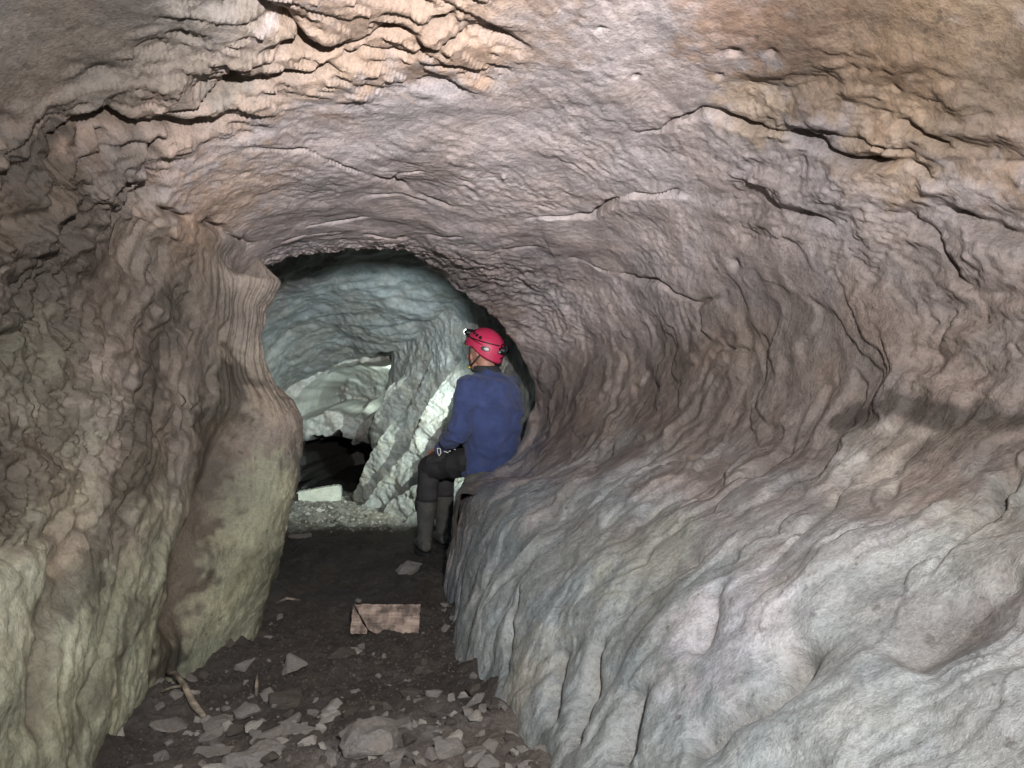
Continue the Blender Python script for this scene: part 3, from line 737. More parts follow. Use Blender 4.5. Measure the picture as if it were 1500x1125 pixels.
for k in range(46):
    y = rs.uniform(5.9, 7.6); x = rs.uniform(-.8 - (y - 5.9) * .42 - .75, -.85 - (y - 5.9) * .42)
    kk = rs.randrange(12)
    if (kk, 1) not in _pm:
        me = protos[kk].copy(); me.materials.append(STONE[1]); _pm[(kk, 1)] = me
    s_ = rs.uniform(.03, .085)
    o = link('stone_chip', _pm[(kk, 1)]); o.scale = (s_,) * 3
    o.location = (x, y, fz(x, y) - .15 * s_); o.rotation_euler = (rs.uniform(-.4, .4), rs.uniform(-.4, .4), rs.uniform(0, 6.28))
    tag(o, 'lamp-lit stone chip on the pale gravel beyond the arch', 'stone', 'stone chips on the gravel beyond the arch')
meds = [hull_stone(500 + k, 12, random.uniform(.45, .8), random.uniform(1, 1.7), 1) for k in range(10)]
LOOK = ('angular grey stone', 'pale grey stone', 'mud-coated dark stone')
k = 0
while k < 46:
    y = rs.uniform(1.98, 2.75); x = rs.uniform(left_foot(y) + .06, right_foot(y) - .04)
    s_ = rs.uniform(.05, .13)
    if any((x - a) ** 2 + (y - b) ** 2 < (.42 * (s_ + c)) ** 2 for a, b, c in used if c > .045): continue
    used.append((x, y, s_)); m = rs.choice([0, 0, 0, 1, 2])
    me = meds[k % 10].copy(); me.materials.append(STONE[m])
    o = link('stone', me); o.scale = (s_,) * 3; o.location = (x, y, fz(x, y) - .2 * s_)
    o.rotation_euler = (rs.uniform(-.4, .4), rs.uniform(-.4, .4), rs.uniform(0, 6.28))
    tag(o, 'fist-sized %s half sunk in the near rubble' % LOOK[m], 'stone', 'fist-sized stones in the rubble'); k += 1
slabs = [hull_stone(700 + k, 10, random.uniform(.2, .32), random.uniform(1.1, 1.7), 1) for k in range(6)]
k = tries = 0
while k < 16 and tries < 4000:
    tries += 1
    y = rs.uniform(1.98, 2.6); x = rs.uniform(left_foot(y) + .1, right_foot(y) - .08); s_ = rs.uniform(.11, .20)
    if any((x - a) ** 2 + (y - b) ** 2 < (.36 * (s_ + c)) ** 2 for a, b, c in used if c > .10): continue
    used.append((x, y, s_)); m = rs.choice([0, 0, 1])
    me = slabs[k % 6].copy(); me.materials.append(STONE[m])
    o = link('flat_stone', me); o.scale = (s_,) * 3; o.location = (x, y, fz(x, y) - .03 * s_)
    o.rotation_euler = (rs.uniform(-.1, .4), rs.uniform(-.25, .25), rs.uniform(0, 6.28))
    tag(o, 'hand-sized flat broken %s stone tilted in the near rubble' % ('grey', 'pale')[m], 'stone', 'flat stones in the rubble'); k += 1
for k in range(34):
    y = rs.uniform(2.05, 3.9); sd_ = rs.random() < .6
    s_ = rs.uniform(.03, .085); x = right_foot(y) - rs.uniform(-.01, .07) if sd_ else left_foot(y) + rs.uniform(-.01, .07)
    m = rs.choice([0, 0, 2]); me = meds[k % 10].copy(); me.materials.append(STONE[m])
    o = link('stone', me); o.scale = (s_,) * 3; o.location = (x, y, fz(x, y) - .2 * s_)
    o.rotation_euler = (rs.uniform(-.6, .6), rs.uniform(-.6, .6), rs.uniform(0, 6.28))
    tag(o, '%s lying against the foot of the %s' % (LOOK[m], 'pale fluted bench wall' if sd_ else 'greenish rough wall'), 'stone', 'stones along the wall foot')
# gravel nobody could count
def gravel(name, n, region, smin, smax, mat, seed, label):
    rr = np.random.default_rng(seed); V = []; F = []; base = []
    tet = np.array([(1,0,-.3),(-.5,.87,-.3),(-.5,-.87,-.3),(.1,.1,.8),(.5,-.3,.5)])
    fc = [(0,1,3),(1,2,3),(2,0,4),(0,3,4),(3,2,4)]
    k = 0
    while k < n:
        x, y = region(rr)
        s_ = rr.uniform(smin, smax); a = rr.uniform(0, 6.28); c, si = math.cos(a), math.sin(a)
        pts = tet * rr.uniform(.6, 1.2, (5, 3)) * s_
        pts = np.stack([pts[:, 0] * c - pts[:, 1] * si, pts[:, 0] * si + pts[:, 1] * c, pts[:, 2] * .8], -1)
        base.append((x, y)); V.append(pts); k += 1
    base = np.array(base); hz = floor_h(base[:, 0], base[:, 1])
    V = np.array(V); V[..., 0] += base[:, 0:1]; V[..., 1] += base[:, 1:2]; V[..., 2] += hz[:, None]
    F = (np.array(fc)[None] + 5 * np.arange(n)[:, None, None]).reshape(-1, 3)
    me = bpy.data.meshes.new(name); me.from_pydata(V.reshape(-1, 3).tolist(), [], F.tolist())
    o = link(name, me, mat); tag(o, label, 'gravel', kind='stuff')
def reg_near(rr):
    while True:
        y = 1.9 + 1.9 * rr.random() ** 1.6; x = rr.uniform(left_foot(y), right_foot(y))
        return x, y
def reg_far(rr):
    y = rr.uniform(5.8, 8.0); return rr.uniform(-.7 - (y - 5.9) * .42 - 1.0, -.7 - (y - 5.9) * .42), y
gravel('fine_gravel', 4200, reg_near, .003, .008, STONE[2], 1, 'fine crumbs of stone over the dark cave floor')
gravel('far_gravel', 900, reg_far, .004, .022, STONE[0], 2, 'pale gravel lit by the helmet lamp beyond the arch')

# ---- wooden board, split across one corner
def wood_mat(name, c1, c2):
    m, N, L, B = new_mat(name)
    tc = N.new('ShaderNodeTexCoord').outputs['Object']
    mp = N.new('ShaderNodeMapping'); L.new(tc, mp.inputs[0]); mp.inputs['Scale'].default_value = (2.5, 20, 46)
    n = tnoise(N, L, 2.2, 6, .65, mp.outputs[0], .5)
    c = mixc(N, L, c1, c2, ramp(N, L, n, [(.3, 0.0), (.7, 1.0)]))
    d = ramp(N, L, tnoise(N, L, 16, 5, .6, tc), [(.40, 0.28), (.58, 1.0)])
    c = mixc(N, L, c, d, 1.0, 'MULTIPLY')
    L.new(c, B.inputs['Base Color']); B.inputs['Roughness'].default_value = .75
    L.new(bump(N, L, n, .8, .004), B.inputs['Normal'])
    return m
WOOD = wood_mat('weathered_wood', (.50, .39, .32), (.19, .135, .105))
def slab_from_outline(name, pts, th, mat, parent, seed, jag=.0025):
    """upright slab: outline in x/z, thickness along y, with ragged edges and bevel"""
    out = []; rr = random.Random(seed)
    for k in range(len(pts)):
        a = Vector(pts[k]); b = Vector(pts[(k + 1) % len(pts)]); n = max(1, int((b - a).length / .012))
        for i in range(n):
            q = a.lerp(b, i / n); out.append((q.x + rr.uniform(-jag, jag), q.y + rr.uniform(-jag, jag)))
    bm = bmesh.new()
    f = bm.faces.new([bm.verts.new((x, 0, z)) for x, z in out])
    r = bmesh.ops.extrude_face_region(bm, geom=[f])
    for v in [g for g in r['geom'] if isinstance(g, bmesh.types.BMVert)]: v.co.y += th
    bmesh.ops.recalc_face_normals(bm, faces=bm.faces)
    me = bpy.data.meshes.new(name); bm.to_mesh(me); bm.free()
    return link(name, me, mat, parent)
bp = floor_pt(563, 921)
board = empty('broken_board', (bp.x, bp.y, fz(bp.x, bp.y) - .008), 'short pinkish wooden board split across one corner, standing in the dark mud', 'board')
board.rotation_euler = (R_(-24), R_(1.5), R_(3))
slab_from_outline('plank', [(-.143, .116), (-.07, .004), (-.03, -.012), (.154, -.012), (.156, .118)], .042, WOOD, board, 1)
slab_from_outline('split_corner', [(-.152, -.012), (-.078, -.012), (-.078, .004), (-.150, .114)], .040, WOOD, board, 2)
for k, (sx, sz) in enumerate(((.13, .085), (.115, .07))):
    bm = bmesh.new(); bmesh.ops.create_cone(bm, cap_ends=True, segments=8, radius1=.003, radius2=.003, depth=.004, matrix=Matrix.Translation((sx, -.001, sz)) @ Matrix.Rotation(R_(90), 4, 'X'))
    me = bpy.data.meshes.new('nail'); bm.to_mesh(me); bm.free(); link('nail', me, plain('rusty_iron', (.05, .025, .015), .7), board)
# ---- pale block far inside
kb = floor_pt(470, 733)
blk = slab_from_outline('pale_beam', [(-.20, -.01), (.19, -.01), (.20, .11), (.16, .135), (-.20, .115)], .12, rock_material('chalky_stone', False, (.46, .46, .38), .4, (.6, .9), 2), None, 5, .004)
blk.location = (kb.x, kb.y, fz(kb.x, kb.y)); blk.rotation_euler = (0, R_(-6), R_(8))
tag(blk, 'pale squared stone beam lying on the lit gravel beyond the arch', 'stone beam')

# ---- dead sticks
def tube_obj(name, pts, radii, mat, parent=None, seg=8):
    bm = bmesh.new(); pts = [Vector(p) for p in pts]; prev = None
    for i, p in enumerate(pts):
        t = (pts[min(i + 1, len(pts) - 1)] - pts[max(i - 1, 0)]).normalized()
        a = t.orthogonal().normalized(); b = t.cross(a)
        if prev is not None:
            a = (prev - t * prev.dot(t)).normalized(); b = t.cross(a)
        prev = a
        ring = [bm.verts.new(p + (a * math.cos(x) + b * math.sin(x)) * radii[i]) for x in [2 * math.pi * k / seg for k in range(seg)]]
        if i:
            for k in range(seg): bm.faces.new((last[k], last[(k + 1) % seg], ring[(k + 1) % seg], ring[k]))
        else: bm.faces.new(ring[::-1])
        last = ring
    bm.faces.new(last)
    bmesh.ops.recalc_face_normals(bm, faces=bm.faces)
    for f in bm.faces: f.smooth = True
    me = bpy.data.meshes.new(name); bm.to_mesh(me); bm.free()
    return link(name, me, mat, parent)
STICK = wood_mat('bleached_wood', (.40, .34, .26), (.22, .18, .13))
def fp(px, py, h): 
    p = floor_pt(px, py); return Vector((p.x, p.y, fz(p.x, p.y) + h))
stick = empty('forked_stick', fp(270, 1025, 0), 'bleached forked stick lying on the mud by the left wall', 'stick')
o0 = stick.location
loc = lambda *q: [a - o0 for a in q]
tube_obj('stem', loc(fp(240, 1006, .03), fp(256, 1015, .045), fp(270, 1026, .03), fp(284, 1038, .018), fp(299, 1047, .02)), [.006, .009, .010, .013, .009], STICK, stick)
tube_obj('twig', loc(fp(264, 1024, .028), fp(250, 1027, .02), fp(236, 1031, .012)), [.006, .005, .003], STICK, stick)
lst = tube_obj('straight_stick', [fp(404, 882, .008), fp(420, 879, .012), fp(440, 880, .008)], [.006, .008, .005], STICK)
tag(lst, 'thin straight stick lying on dark mud behind the stones', 'stick')
sp = tube_obj('wood_splinter', [fp(375, 1022, -.005), fp(376, 1016, .03), fp(377, 1012, .065)], [.006, .007, .002], STICK)
tag(sp, 'pale wood splinter sticking up out of the mud', 'splinter')

# ================================================================== the caver
O = Vector((-.13, 4.93, 0))
FW = Vector((-.82, .57, 0)).normalized(); LF = Vector((-FW.y, FW.x, 0)); UP = Vector((0, 0, 1))
if LF.y > 0: LF = -LF
def W(f, l, u): return O + FW * f + LF * l + UP * u
def ell_loft(bm, rings, seg=28):
    """closed loft of elliptical rings: (centre, axis_a, axis_b)"""
    prev = None
    for k, (c, a, b) in enumerate(rings):
        ring = [bm.verts.new(c + a * math.cos(t) + b * math.sin(t)) for t in [2 * math.pi * i / seg for i in range(seg)]]
        if prev: 
            for i in range(seg): bm.faces.new((prev[i], prev[(i + 1) % seg], ring[(i + 1) % seg], ring[i]))
        else: bm.faces.new(ring[::-1])
        prev = ring
    bm.faces.new(prev)
def ball(bm, c, r, q=None):
    m = Matrix.Translation(c) @ (q.to_matrix().to_4x4() if q else Matrix()) @ Matrix.Diagonal((*((r,) * 3 if isinstance(r, float) else r), 1))
    bmesh.ops.create_uvsphere(bm, u_segments=20, v_segments=14, radius=1, matrix=m)
def limb(bm, pts, rad):
    for k in range(len(pts) - 1):
        a, b = Vector(pts[k]), Vector(pts[k + 1]); d = (b - a); n = d.orthogonal().normalized(); t = d.normalized().cross(n)
        ell_loft(bm, [(a.lerp(b, s_), n * (rad[k] * (1 - s_) + rad[k + 1] * s_), t * (rad[k] * (1 - s_) + rad[k + 1] * s_)) for s_ in (0, .33, .66, 1)], 18)
    for p, r in zip(pts, rad): ball(bm, Vector(p), float(r))
def remesh(name, bm, voxel, smooth=6, folds=None, inv=None):
    bmesh.ops.recalc_face_normals(bm, faces=bm.faces)
    me = bpy.data.meshes.new('tmp'); bm.to_mesh(me); bm.free()
    o = bpy.data.objects.new('tmp', me); COL.objects.link(o)
    r = o.modifiers.new('r', 'REMESH'); r.mode = 'VOXEL'; r.voxel_size = voxel; r.use_smooth_shade = True
    sm = o.modifiers.new('s', 'SMOOTH'); sm.factor = .5; sm.iterations = smooth
    dg = bpy.context.evaluated_depsgraph_get(); dg.update()
    out = bpy.data.meshes.new_from_object(o.evaluated_get(dg)); out.name = name
    bpy.data.objects.remove(o); bpy.data.meshes.remove(me)
    if folds:
        n = len(out.vertices); co = np.empty(n * 3, np.float32); no = np.empty(n * 3, np.float32)
        out.vertices.foreach_get('co', co); out.vertex_normals.foreach_get('vector', no)
        co = co.reshape(-1, 3); no = no.reshape(-1, 3)
        out.vertices.foreach_set('co', (co + no * folds(co)[:, None]).reshape(-1).astype(np.float32)); out.update()
    for p in out.polygons: p.use_smooth = True
    return out
person = empty('person', (O.x, O.y, 0), 'seated caver in blue fleece jacket and red helmet, looking into the lit chamber', 'person')
PINV = Matrix.Translation(-Vector(person.location))
def worn(name, me, mat, parent=None, label=None):
    o = link(name, me, mat, parent or person)
    if parent is None: o.matrix_parent_inverse = PINV
    if label: o['label'] = label
    return o
HEAD = W(.06, 0, 1.305)
hipL, hipR = W(.02, .095, .615), W(.02, -.095, .615)
kneeL, kneeR = Vector((-.535, 5.02, .555)), Vector((-.455, 5.25, .555))
ankL, ankR = Vector((-.570, 5.06, .10)), Vector((-.470, 5.29, .10))
shL, shR = W(.01, .185, 1.075), W(.01, -.185, 1.075)
elL, elR = W(.06, .265, .80), W(.10, -.25, .80)
wrL, wrR = W(.31, .13, .690), W(.33, -.08, .690)
TOE = Vector((-.30, .95, 0)).normalized()
# -- body: one continuous skin
bm = bmesh.new()
ell_loft(bm, [(W(x, 0, u), FW * a, LF * b) for u, x, a, b in ((.54,0,.13,.155),(.66,0,.125,.15),(.8,-.01,.115,.145),(.95,0,.125,.165),(1.06,0,.105,.16),(1.13,.01,.07,.09))])
limb(bm, [W(.0, 0, 1.08), W(.03, 0, 1.17), W(.05, 0, 1.25)], [.062, .056, .055])
ball(bm, HEAD + UP * .02, (.10, .078, .115), (FW).to_track_quat('X', 'Z'))
ball(bm, HEAD + FW * .055 - UP * .075, (.045, .045, .04), FW.to_track_quat('X', 'Z'))      # jaw, chin
ball(bm, HEAD + FW * .107 - UP * .012, (.018, .013, .022), FW.to_track_quat('X', 'Z'))      # nose
ball(bm, HEAD + FW * .092 - UP * .052, (.014, .022, .009), FW.to_track_quat('X', 'Z'))      # mouth
for s_ in (1, -1):
    ball(bm, HEAD + LF * (.078 * s_) - UP * .012 - FW * .005, (.018, .010, .030), FW.to_track_quat('X', 'Z'))   # ears
    ball(bm, HEAD + LF * (.045 * s_) + FW * .075 - UP * .03, .026)                                              # cheeks
limb(bm, [shL, elL, wrL], [.05, .04, .028]); limb(bm, [shR, elR, wrR], [.05, .04, .028])
limb(bm, [hipL, kneeL, ankL], [.075, .05, .036]); limb(bm, [hipR, kneeR, ankR], [.075, .05, .036])
for a in (ankL, ankR): limb(bm, [a - UP * .04, a + TOE * .15 - UP * .06], [.035, .025])
for s_, w in ((1, wrL), (-1, wrR)):                                                         # hands with five bent fingers
    hd = (FW * .95 - LF * .25 * s_ - UP * .35).normalized(); sd = hd.cross(UP).normalized()
    ball(bm, w + hd * .05, (.050, .036, .016), hd.to_track_quat('X', 'Z'))
    for k, ln in enumerate((.065, .075, .07, .055)):
        b0 = w + hd * .085 + sd * (.027 - .018 * k)
        limb(bm, [b0, b0 + hd * ln * .5 - UP * .006, b0 + hd * ln * .75 - UP * .03, b0 + hd * ln * .7 - UP * .045], [.0095, .009, .008, .007])
    t0 = w + hd * .03 + sd * .034 * s_
    limb(bm, [t0, t0 + hd * .03 + sd * .02 * s_ - UP * .008, t0 + hd * .055 + sd * .018 * s_ - UP * .022], [.012, .011, .009])
skin_mat = plain('skin', (.42, .22, .16), .5, 0, (120, .2, .002), .15, 30)
worn('body', remesh('body', bm, .0055, 2), skin_mat)
# -- jacket
def folds_j(c):
    q = c.copy(); z_ = c[:, 2]
    w_ = fbm(c * 5 + 3, 2)
    return .020 * fbm(np.stack([c[:, 0] * 5, c[:, 1] * 5, z_ * 9 + w_ * 1.5], -1), 3) + .012 * (1 - np.abs(perlin(np.stack([c[:, 0] * 4 + c[:, 2] * 7, c[:, 1] * 4, z_ * 5], -1))) * 2.5)
bm = bmesh.new()
ell_loft(bm, [(W(x, 0, u), FW * a, LF * b) for u, x, a, b in ((.525,.02,.155,.185),(.56,.01,.172,.20),(.66,.005,.172,.20),(.80,-.005,.165,.20),(.92,-.015,.165,.208),(1.01,-.018,.155,.212),(1.08,-.01,.135,.20),(1.13,.01,.115,.15),(1.17,.025,.088,.10),(1.195,.03,.078,.085))], 40)
limb(bm, [W(-.01, .15, 1.07), shL, elL, wrL], [.085, .085, .068, .048]); limb(bm, [W(-.01, -.15, 1.07), shR, elR, wrR], [.085, .085, .068, .048])
FLEECE = plain('blue_fleece', (.040, .060, .160), .95, 0, (260, .6, .004), .28, 9)
_N, _L = FLEECE.node_tree.nodes, FLEECE.node_tree.links
_src = _N['Principled BSDF'].inputs['Base Color'].links[0].from_socket
_tc = _N.new('ShaderNodeTexCoord').outputs['Object']
_L.new(mixc(_N, _L, _src, (.10, .085, .07), mixc(_N, _L, (0, 0, 0), ramp(_N, _L, tnoise(_N, _L, 6, 8, .7, _tc), [(.55, 0.0), (.72, 1.0)]), .45)), _N['Principled BSDF'].inputs['Base Color'])
FLEECE.node_tree.nodes['Principled BSDF'].inputs['Sheen Weight'].default_value = .12
jk = worn('jacket', remesh('jacket', bm, .009, 4, folds_j), FLEECE)
bm = bmesh.new()
ell_loft(bm, [(W(.028 + .004 * k, 0, 1.172 + .011 * k), FW * r, LF * (r + .006)) for k, r in enumerate((.086, .088, .085, .080, .074))], 28)
worn('collar', remesh('collar', bm, .006, 2), plain('dark_collar', (.03, .03, .035), .9), jk)
# -- trousers
def folds_t(c): return .014 * fbm(c * np.array([9, 9, 7], np.float32), 3)
bm = bmesh.new()
ball(bm, W(.0, 0, .62), (.155, .19, .10), FW.to_track_quat('X', 'Z'))
limb(bm, [hipL, kneeL, ankL + UP * .2], [.098, .076, .060]); limb(bm, [hipR, kneeR, ankR + UP * .2], [.098, .076, .060])
TROUSER = plain('black_trousers', (.024, .023, .024), .85, 0, (180, .4, .003))
tr = worn('trousers', remesh('trousers', bm, .009, 6, folds_t), TROUSER)
PATCH = plain('grey_reinforcement', (.095, .092, .095), .85, 0, (150, .4, .003))
def patch(name, c, axis, r, h, side, half, mat, parent):
    """curved panel lying on a limb"""
    ax = axis.normalized(); s0 = (side - ax * side.dot(ax)).normalized(); t0 = ax.cross(s0)
    bm = bmesh.new(); prev = None
    for i in range(9):
        v_ = -h / 2 + h * i / 8; row = []
        for j in range(11):
            a = -half + 2 * half * j / 10
            row.append(bm.verts.new(c + ax * v_ + (s0 * math.cos(a) + t0 * math.sin(a)) * r))
        if prev:
            for j in range(10): bm.faces.new((prev[j], prev[j + 1], row[j + 1], row[j]))
        prev = row
    bmesh.ops.solidify(bm, geom=list(bm.faces), thickness=.006)
    bmesh.ops.recalc_face_normals(bm, faces=bm.faces)
    for f in bm.faces: f.smooth = True
    me = bpy.data.meshes.new(name); bm.to_mesh(me); bm.free()
    return link(name, me, mat, parent)
toCam = Vector((.1, -1, .1))
patch('knee_patch', kneeL.lerp(ankL, .24), ankL - kneeL, .0765, .20, toCam, 1.0, PATCH, tr)
patch('thigh_patch', hipL.lerp(kneeL, .72), kneeL - hipL, .0885, .15, Vector((.1, -.6, 1)), .75, PATCH, tr)
patch('knee_patch', kneeR.lerp(ankR, .26), ankR - kneeR, .0765, .18, toCam, 1.0, PATCH, tr)
# -- wellington boots
BOOT = rock_material('muddy_rubber', False, (.10, .098, .088), .4, (.35, .85), 3)
def folds_b(c): return .004 * fbm(c * 16, 3)
for nm, a, k in (('boot', ankL, kneeL), ('boot', ankR, kneeR)):
    bm = bmesh.new(); up_ = (k - a).normalized(); sd = TOE.cross(UP).normalized()
    top_ = a + up_ * .25
    ell_loft(bm, [(top_, TOE * .072, sd * .070), (a + up_ * .17, TOE * .069, sd * .066), (a + up_ * .07, TOE * .056, sd * .052), (a, TOE * .058, sd * .05), (a - UP * .07, TOE * .06, sd * .048)], 24)
    ell_loft(bm, [(a - TOE * .07 - UP * .05, UP * .035, sd * .030), (a - TOE * .02 - UP * .04, UP * .055, sd * .045), (a + TOE * .08 - UP * .052, UP * .045, sd * .047), (a + TOE * .16 - UP * .062, UP * .036, sd * .046), (a + TOE * .205 - UP * .07, UP * .024, sd * .030)], 20)
    b_ = worn(nm, remesh(nm, bm, .007, 4, folds_b), BOOT, None, 'mud-smeared wellington boot')
    bm = bmesh.new()
    ell_loft(bm, [(a + TOE * .065 - UP * (.108 - .014 * i), TOE * (.145 + .004 * i), sd * .051) for i in (0, 1)], 24)
    me = bpy.data.meshes.new('sole'); bmesh.ops.recalc_face_normals(bm, faces=bm.faces); bm.to_mesh(me); bm.free()
    link('sole', me, plain('boot_sole', (.03, .028, .025), .9), b_)
# -- helmet (built in its own frame: x forward, y left, z up)
HF = (FW * math.cos(R_(14)) + UP * math.sin(R_(14))).normalized(); HU = (UP * math.cos(R_(14)) - FW * math.sin(R_(14))).normalized()
HC = HEAD + UP * .032
HM = Matrix(((HF.x, LF.x, HU.x, HC.x), (HF.y, LF.y, HU.y, HC.y), (HF.z, LF.z, HU.z, HC.z), (0, 0, 0, 1)))
ha, hb, hc = .138, .116, .122
def hel(az, el, off=0.0):
    """point on the helmet shell; az 0 = front, pi/2 = left; el 1 = crown, 0 = equator, negative below"""
    e = el * math.pi / 2
    bulge = 1 + .022 * math.exp(-(math.sin(az) * math.cos(e) / .22) ** 2)          # raised centre band
    r = math.cos(e) if el > 0 else 1 - .35 * el * el
    x = (ha * bulge + off) * r * math.cos(az); y = (hb + off) * r * math.sin(az); z_ = (hc * bulge + off) * math.sin(e)
    return HM @ Vector((x - .006 * (1 - el), y, z_))
def rim(az):
    c = math.cos(az)
    return -.10 + (.10 * c if c > 0 else .32 * c) + .07 * math.exp(-((abs(az) - 1.45) / .35) ** 2)
bm = bmesh.new(); NA, NE = 72, 22; outer = []; inner_ = []
for i in range(NE + 1):
    ro, ri = [], []
    for j in range(NA):
        az = -math.pi + 2 * math.pi * j / NA
        el = 1 - (1 - rim(az)) * (i / NE) if i else 1.0
        ro.append(bm.verts.new(hel(az, min(el, .999), .002 if i == NE else 0))); ri.append(bm.verts.new(hel(az, min(el, .999), -.008)))
    outer.append(ro); inner_.append(ri)
for i in range(NE):
    for j in range(NA):
        k = (j + 1) % NA
        bm.faces.new((outer[i][j], outer[i + 1][j], outer[i + 1][k], outer[i][k])); bm.faces.new((inner_[i][j], inner_[i][k], inner_[i + 1][k], inner_[i + 1][j]))
for j in range(NA):
    k = (j + 1) % NA; bm.faces.new((outer[NE][j], inner_[NE][j], inner_[NE][k], outer[NE][k]))
bmesh.ops.remove_doubles(bm, verts=bm.verts, dist=.0006); bmesh.ops.recalc_face_normals(bm, faces=bm.faces)
for f in bm.faces: f.smooth = True
me = bpy.data.meshes.new('helmet'); bm.to_mesh(me); bm.free()
RED = plain('red_shell', (.52, .028, .095), .5, 0, (90, .12, .002), .12, 14)
_N, _L = RED.node_tree.nodes, RED.node_tree.links
_src = _N['Principled BSDF'].inputs['Base Color'].links[0].from_socket
_tc = _N.new('ShaderNodeTexCoord').outputs['Object']
_L.new(mixc(_N, _L, _src, (.20, .12, .10), mixc(_N, _L, (0, 0, 0), ramp(_N, _L, tnoise(_N, _L, 19, 8, .75, _tc), [(.50, 0.0), (.68, 1.0)]), .55)), _N['Principled BSDF'].inputs['Base Color'])
helmet = worn('helmet', me, RED, None, 'scuffed crimson red climbing helmet')
BLACK = plain('black_plastic', (.012, .012, .013), .45)
def pad(name, az0, az1, el0, el1, off, mat, th=.002, n=6, skew=0.0):
    bm = bmesh.new(); prev = None
    for i in range(n + 1):
        row = []
        for j in range(n + 1):
            a, b = i / n * 2 - 1, j / n * 2 - 1
            sx, sy = a * math.sqrt(1 - b * b / 2), b * math.sqrt(1 - a * a / 2)     # rounded outline
            row.append(bm.verts.new(hel((az0 + az1) / 2 + sx * (az1 - az0) / 2, (el0 + el1) / 2 + sy * (el1 - el0) / 2 + skew * sx, off)))
        if prev:
            for j in range(n): bm.faces.new((prev[j], prev[j + 1], row[j + 1], row[j]))
        prev = row
    bmesh.ops.recalc_face_normals(bm, faces=bm.faces); bmesh.ops.solidify(bm, geom=list(bm.faces), thickness=th)
    bmesh.ops.recalc_face_normals(bm, faces=bm.faces)
    me = bpy.data.meshes.new(name); bm.to_mesh(me); bm.free(); return link(name, me, mat, helmet)
for s_ in (1, -1):
    for k in range(5):
        a0 = (.62 + .27 * k) * s_; e0 = .50 - .055 * k
        pad('vent', a0, a0 + .19 * s_, e0, e0 + .12, .0026, BLACK)
    pad('side_groove', .45 * s_, 2.05 * s_, .22, .262, .0018, plain('groove_red', (.16, .008, .02), .6), skew=-.13)
    ov = pad('side_badge', 1.95 * s_, 2.40 * s_, -.06, .10, .003, plain('badge_black', (.03, .03, .03), .5))
    pad('badge_plate', 2.10 * s_, 2.34 * s_, -.03, .06, .0055, plain('badge_grey', (.5, .5, .5), .35))
    pad('lamp_clip', .55 * s_, .85 * s_, -.08, .10, .004, BLACK)
    pad('rivet', .80 * s_, .90 * s_, -.07, -.02, .006, plain('brass_fitting', (.5, .36, .06), .35, .6))
def hpt(x, y, z_): return HM @ Vector((x, y, z_))
def hbox(name, c, dims, mat, bev=.006, rot=0.0):
    bm = bmesh.new(); bmesh.ops.create_cube(bm, size=1, matrix=Matrix.Diagonal((*dims, 1)))
    bmesh.ops.bevel(bm, geom=list(bm.edges), offset=bev, segments=3, affect='EDGES')
    bmesh.ops.transform(bm, matrix=HM @ Matrix.Translation(c) @ Matrix.Rotation(rot, 4, 'Y'), verts=bm.verts)
    for f in bm.faces: f.smooth = True
    me = bpy.data.meshes.new(name); bm.to_mesh(me); bm.free(); return link(name, me, mat, helmet)
hbox('lamp_body', (.140, 0, .066), (.052, .070, .044), BLACK, .012)
hbox('lamp_bracket', (.128, 0, .036), (.030, .050, .03), BLACK, .006)
hbox('battery_pack', (-.158, 0, .012), (.042, .080, .050), BLACK, .012)
hbox('rear_buckle', (-.158, .046, .000), (.020, .012, .016), plain('steel', (.55, .55, .55), .3, .8), .003)
m_, N_, L_, B_ = new_mat('lit_lens'); B_.inputs['Emission Color'].default_value = (.85, 1, .95, 1); B_.inputs['Emission Strength'].default_value = 6
bm = bmesh.new(); bmesh.ops.create_cone(bm, cap_ends=True, segments=24, radius1=.019, radius2=.016, depth=.008, matrix=HM @ Matrix.Translation((.170, 0, .066)) @ Matrix.Rotation(R_(90), 4, 'Y'))
me = bpy.data.meshes.new('lamp_lens'); bm.to_mesh(me); bm.free(); link('lamp_lens', me, m_, helmet)
band = [hel(a, .30 - .12 * abs(a) / 3.14, .003) for a in [-2.9 + 5.8 * k / 40 for k in range(41)]]
tube_obj('elastic_band', band, [.004] * 41, BLACK, helmet)
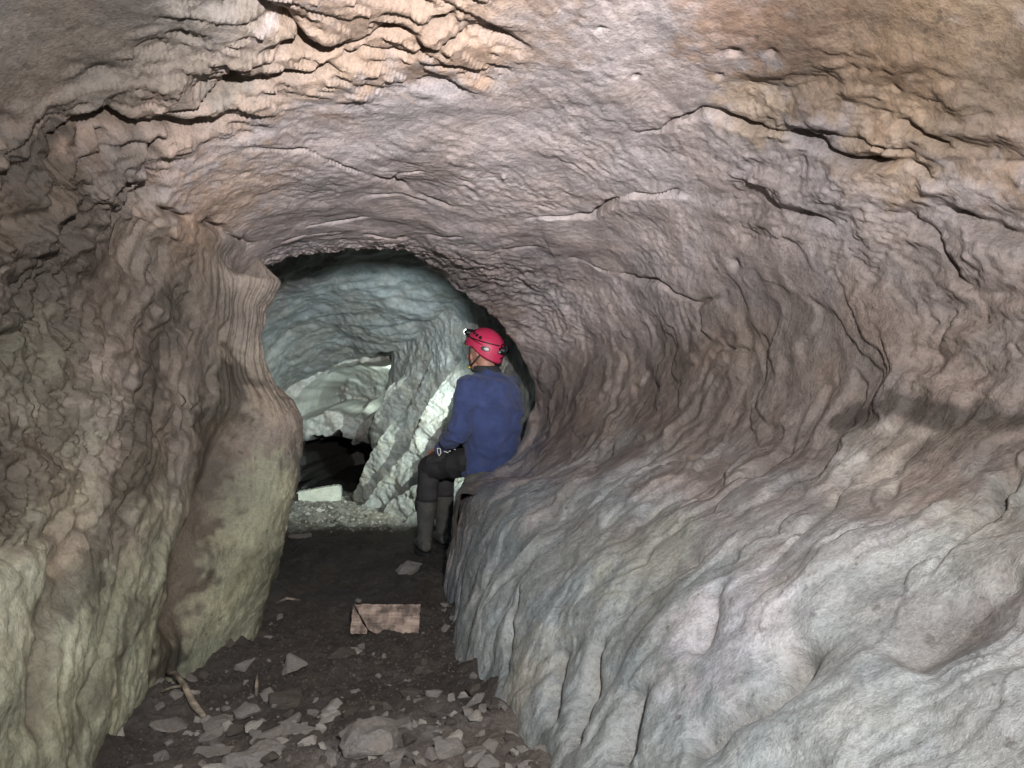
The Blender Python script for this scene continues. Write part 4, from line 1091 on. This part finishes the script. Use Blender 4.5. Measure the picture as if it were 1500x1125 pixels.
tube_obj('battery_cable', [hpt(-.150, .03, .04), hpt(-.190, .05, .07), hpt(-.212, .045, .03), hpt(-.190, .04, -.03), hpt(-.165, .03, -.035)], [.003] * 5, BLACK, helmet)
STRAP = plain('strap_webbing', (.03, .026, .024), .9)
for s_ in (1, -1):
    l_ = LF * s_
    tube_obj('chin_strap', [HEAD + FW * .045 + l_ * .092 + UP * .03, HEAD + FW * .052 + l_ * .086 - UP * .04, HEAD + FW * .062 + l_ * .066 - UP * .10, HEAD + FW * .065 + l_ * .03 - UP * .125], [.006] * 4, STRAP, helmet)
    tube_obj('rear_strap', [HEAD - FW * .055 + l_ * .085 + UP * .0, HEAD + FW * .0 + l_ * .09 - UP * .055, HEAD + FW * .055 + l_ * .072 - UP * .09], [.006] * 3, STRAP, helmet)
    ball_bm = bmesh.new(); ball(ball_bm, HEAD + FW * .062 + l_ * .075 - UP * .098, .011)
    me = bpy.data.meshes.new('strap_buckle'); ball_bm.to_mesh(me); ball_bm.free(); link('strap_buckle', me, plain('brass_buckle', (.55, .40, .08), .35, .5), helmet)
# -- thin wire loops held on the lap
LAPP = wrL + FW * .085 + UP * .01
def loop_obj(name, pts, r, mat, parent=None):
    pts = [Vector(p) for p in pts]; dense = []
    for k in range(len(pts)):
        for t_ in (0, .5): dense.append(pts[k].lerp(pts[(k + 1) % len(pts)], t_))
    dense += dense[:2]
    return tube_obj(name, dense, [r] * len(dense), mat, parent, 6)
WHITE = plain('white_alloy', (.75, .75, .68), .4, .3)
sx = Vector((1, .1, 0)).normalized()
clip = empty('carabiner', LAPP, "small pale wire carabiner in the caver's lap", 'carabiner')
loop_obj('frame', [sx * -.010 + UP * .022, sx * .03 + UP * .020, sx * .070 + UP * .016, sx * .072 + UP * .010, sx * .030 - UP * .008, sx * .0 + UP * .004], .0032, WHITE, clip)
loop_obj('ring', [sx * -.045 + UP * .024, sx * -.026 + UP * .022, sx * -.022 - UP * .006, sx * -.032 - UP * .024, sx * -.042 - UP * .006], .0032, WHITE, clip)
clip.location = (-.430, 4.915, .668)
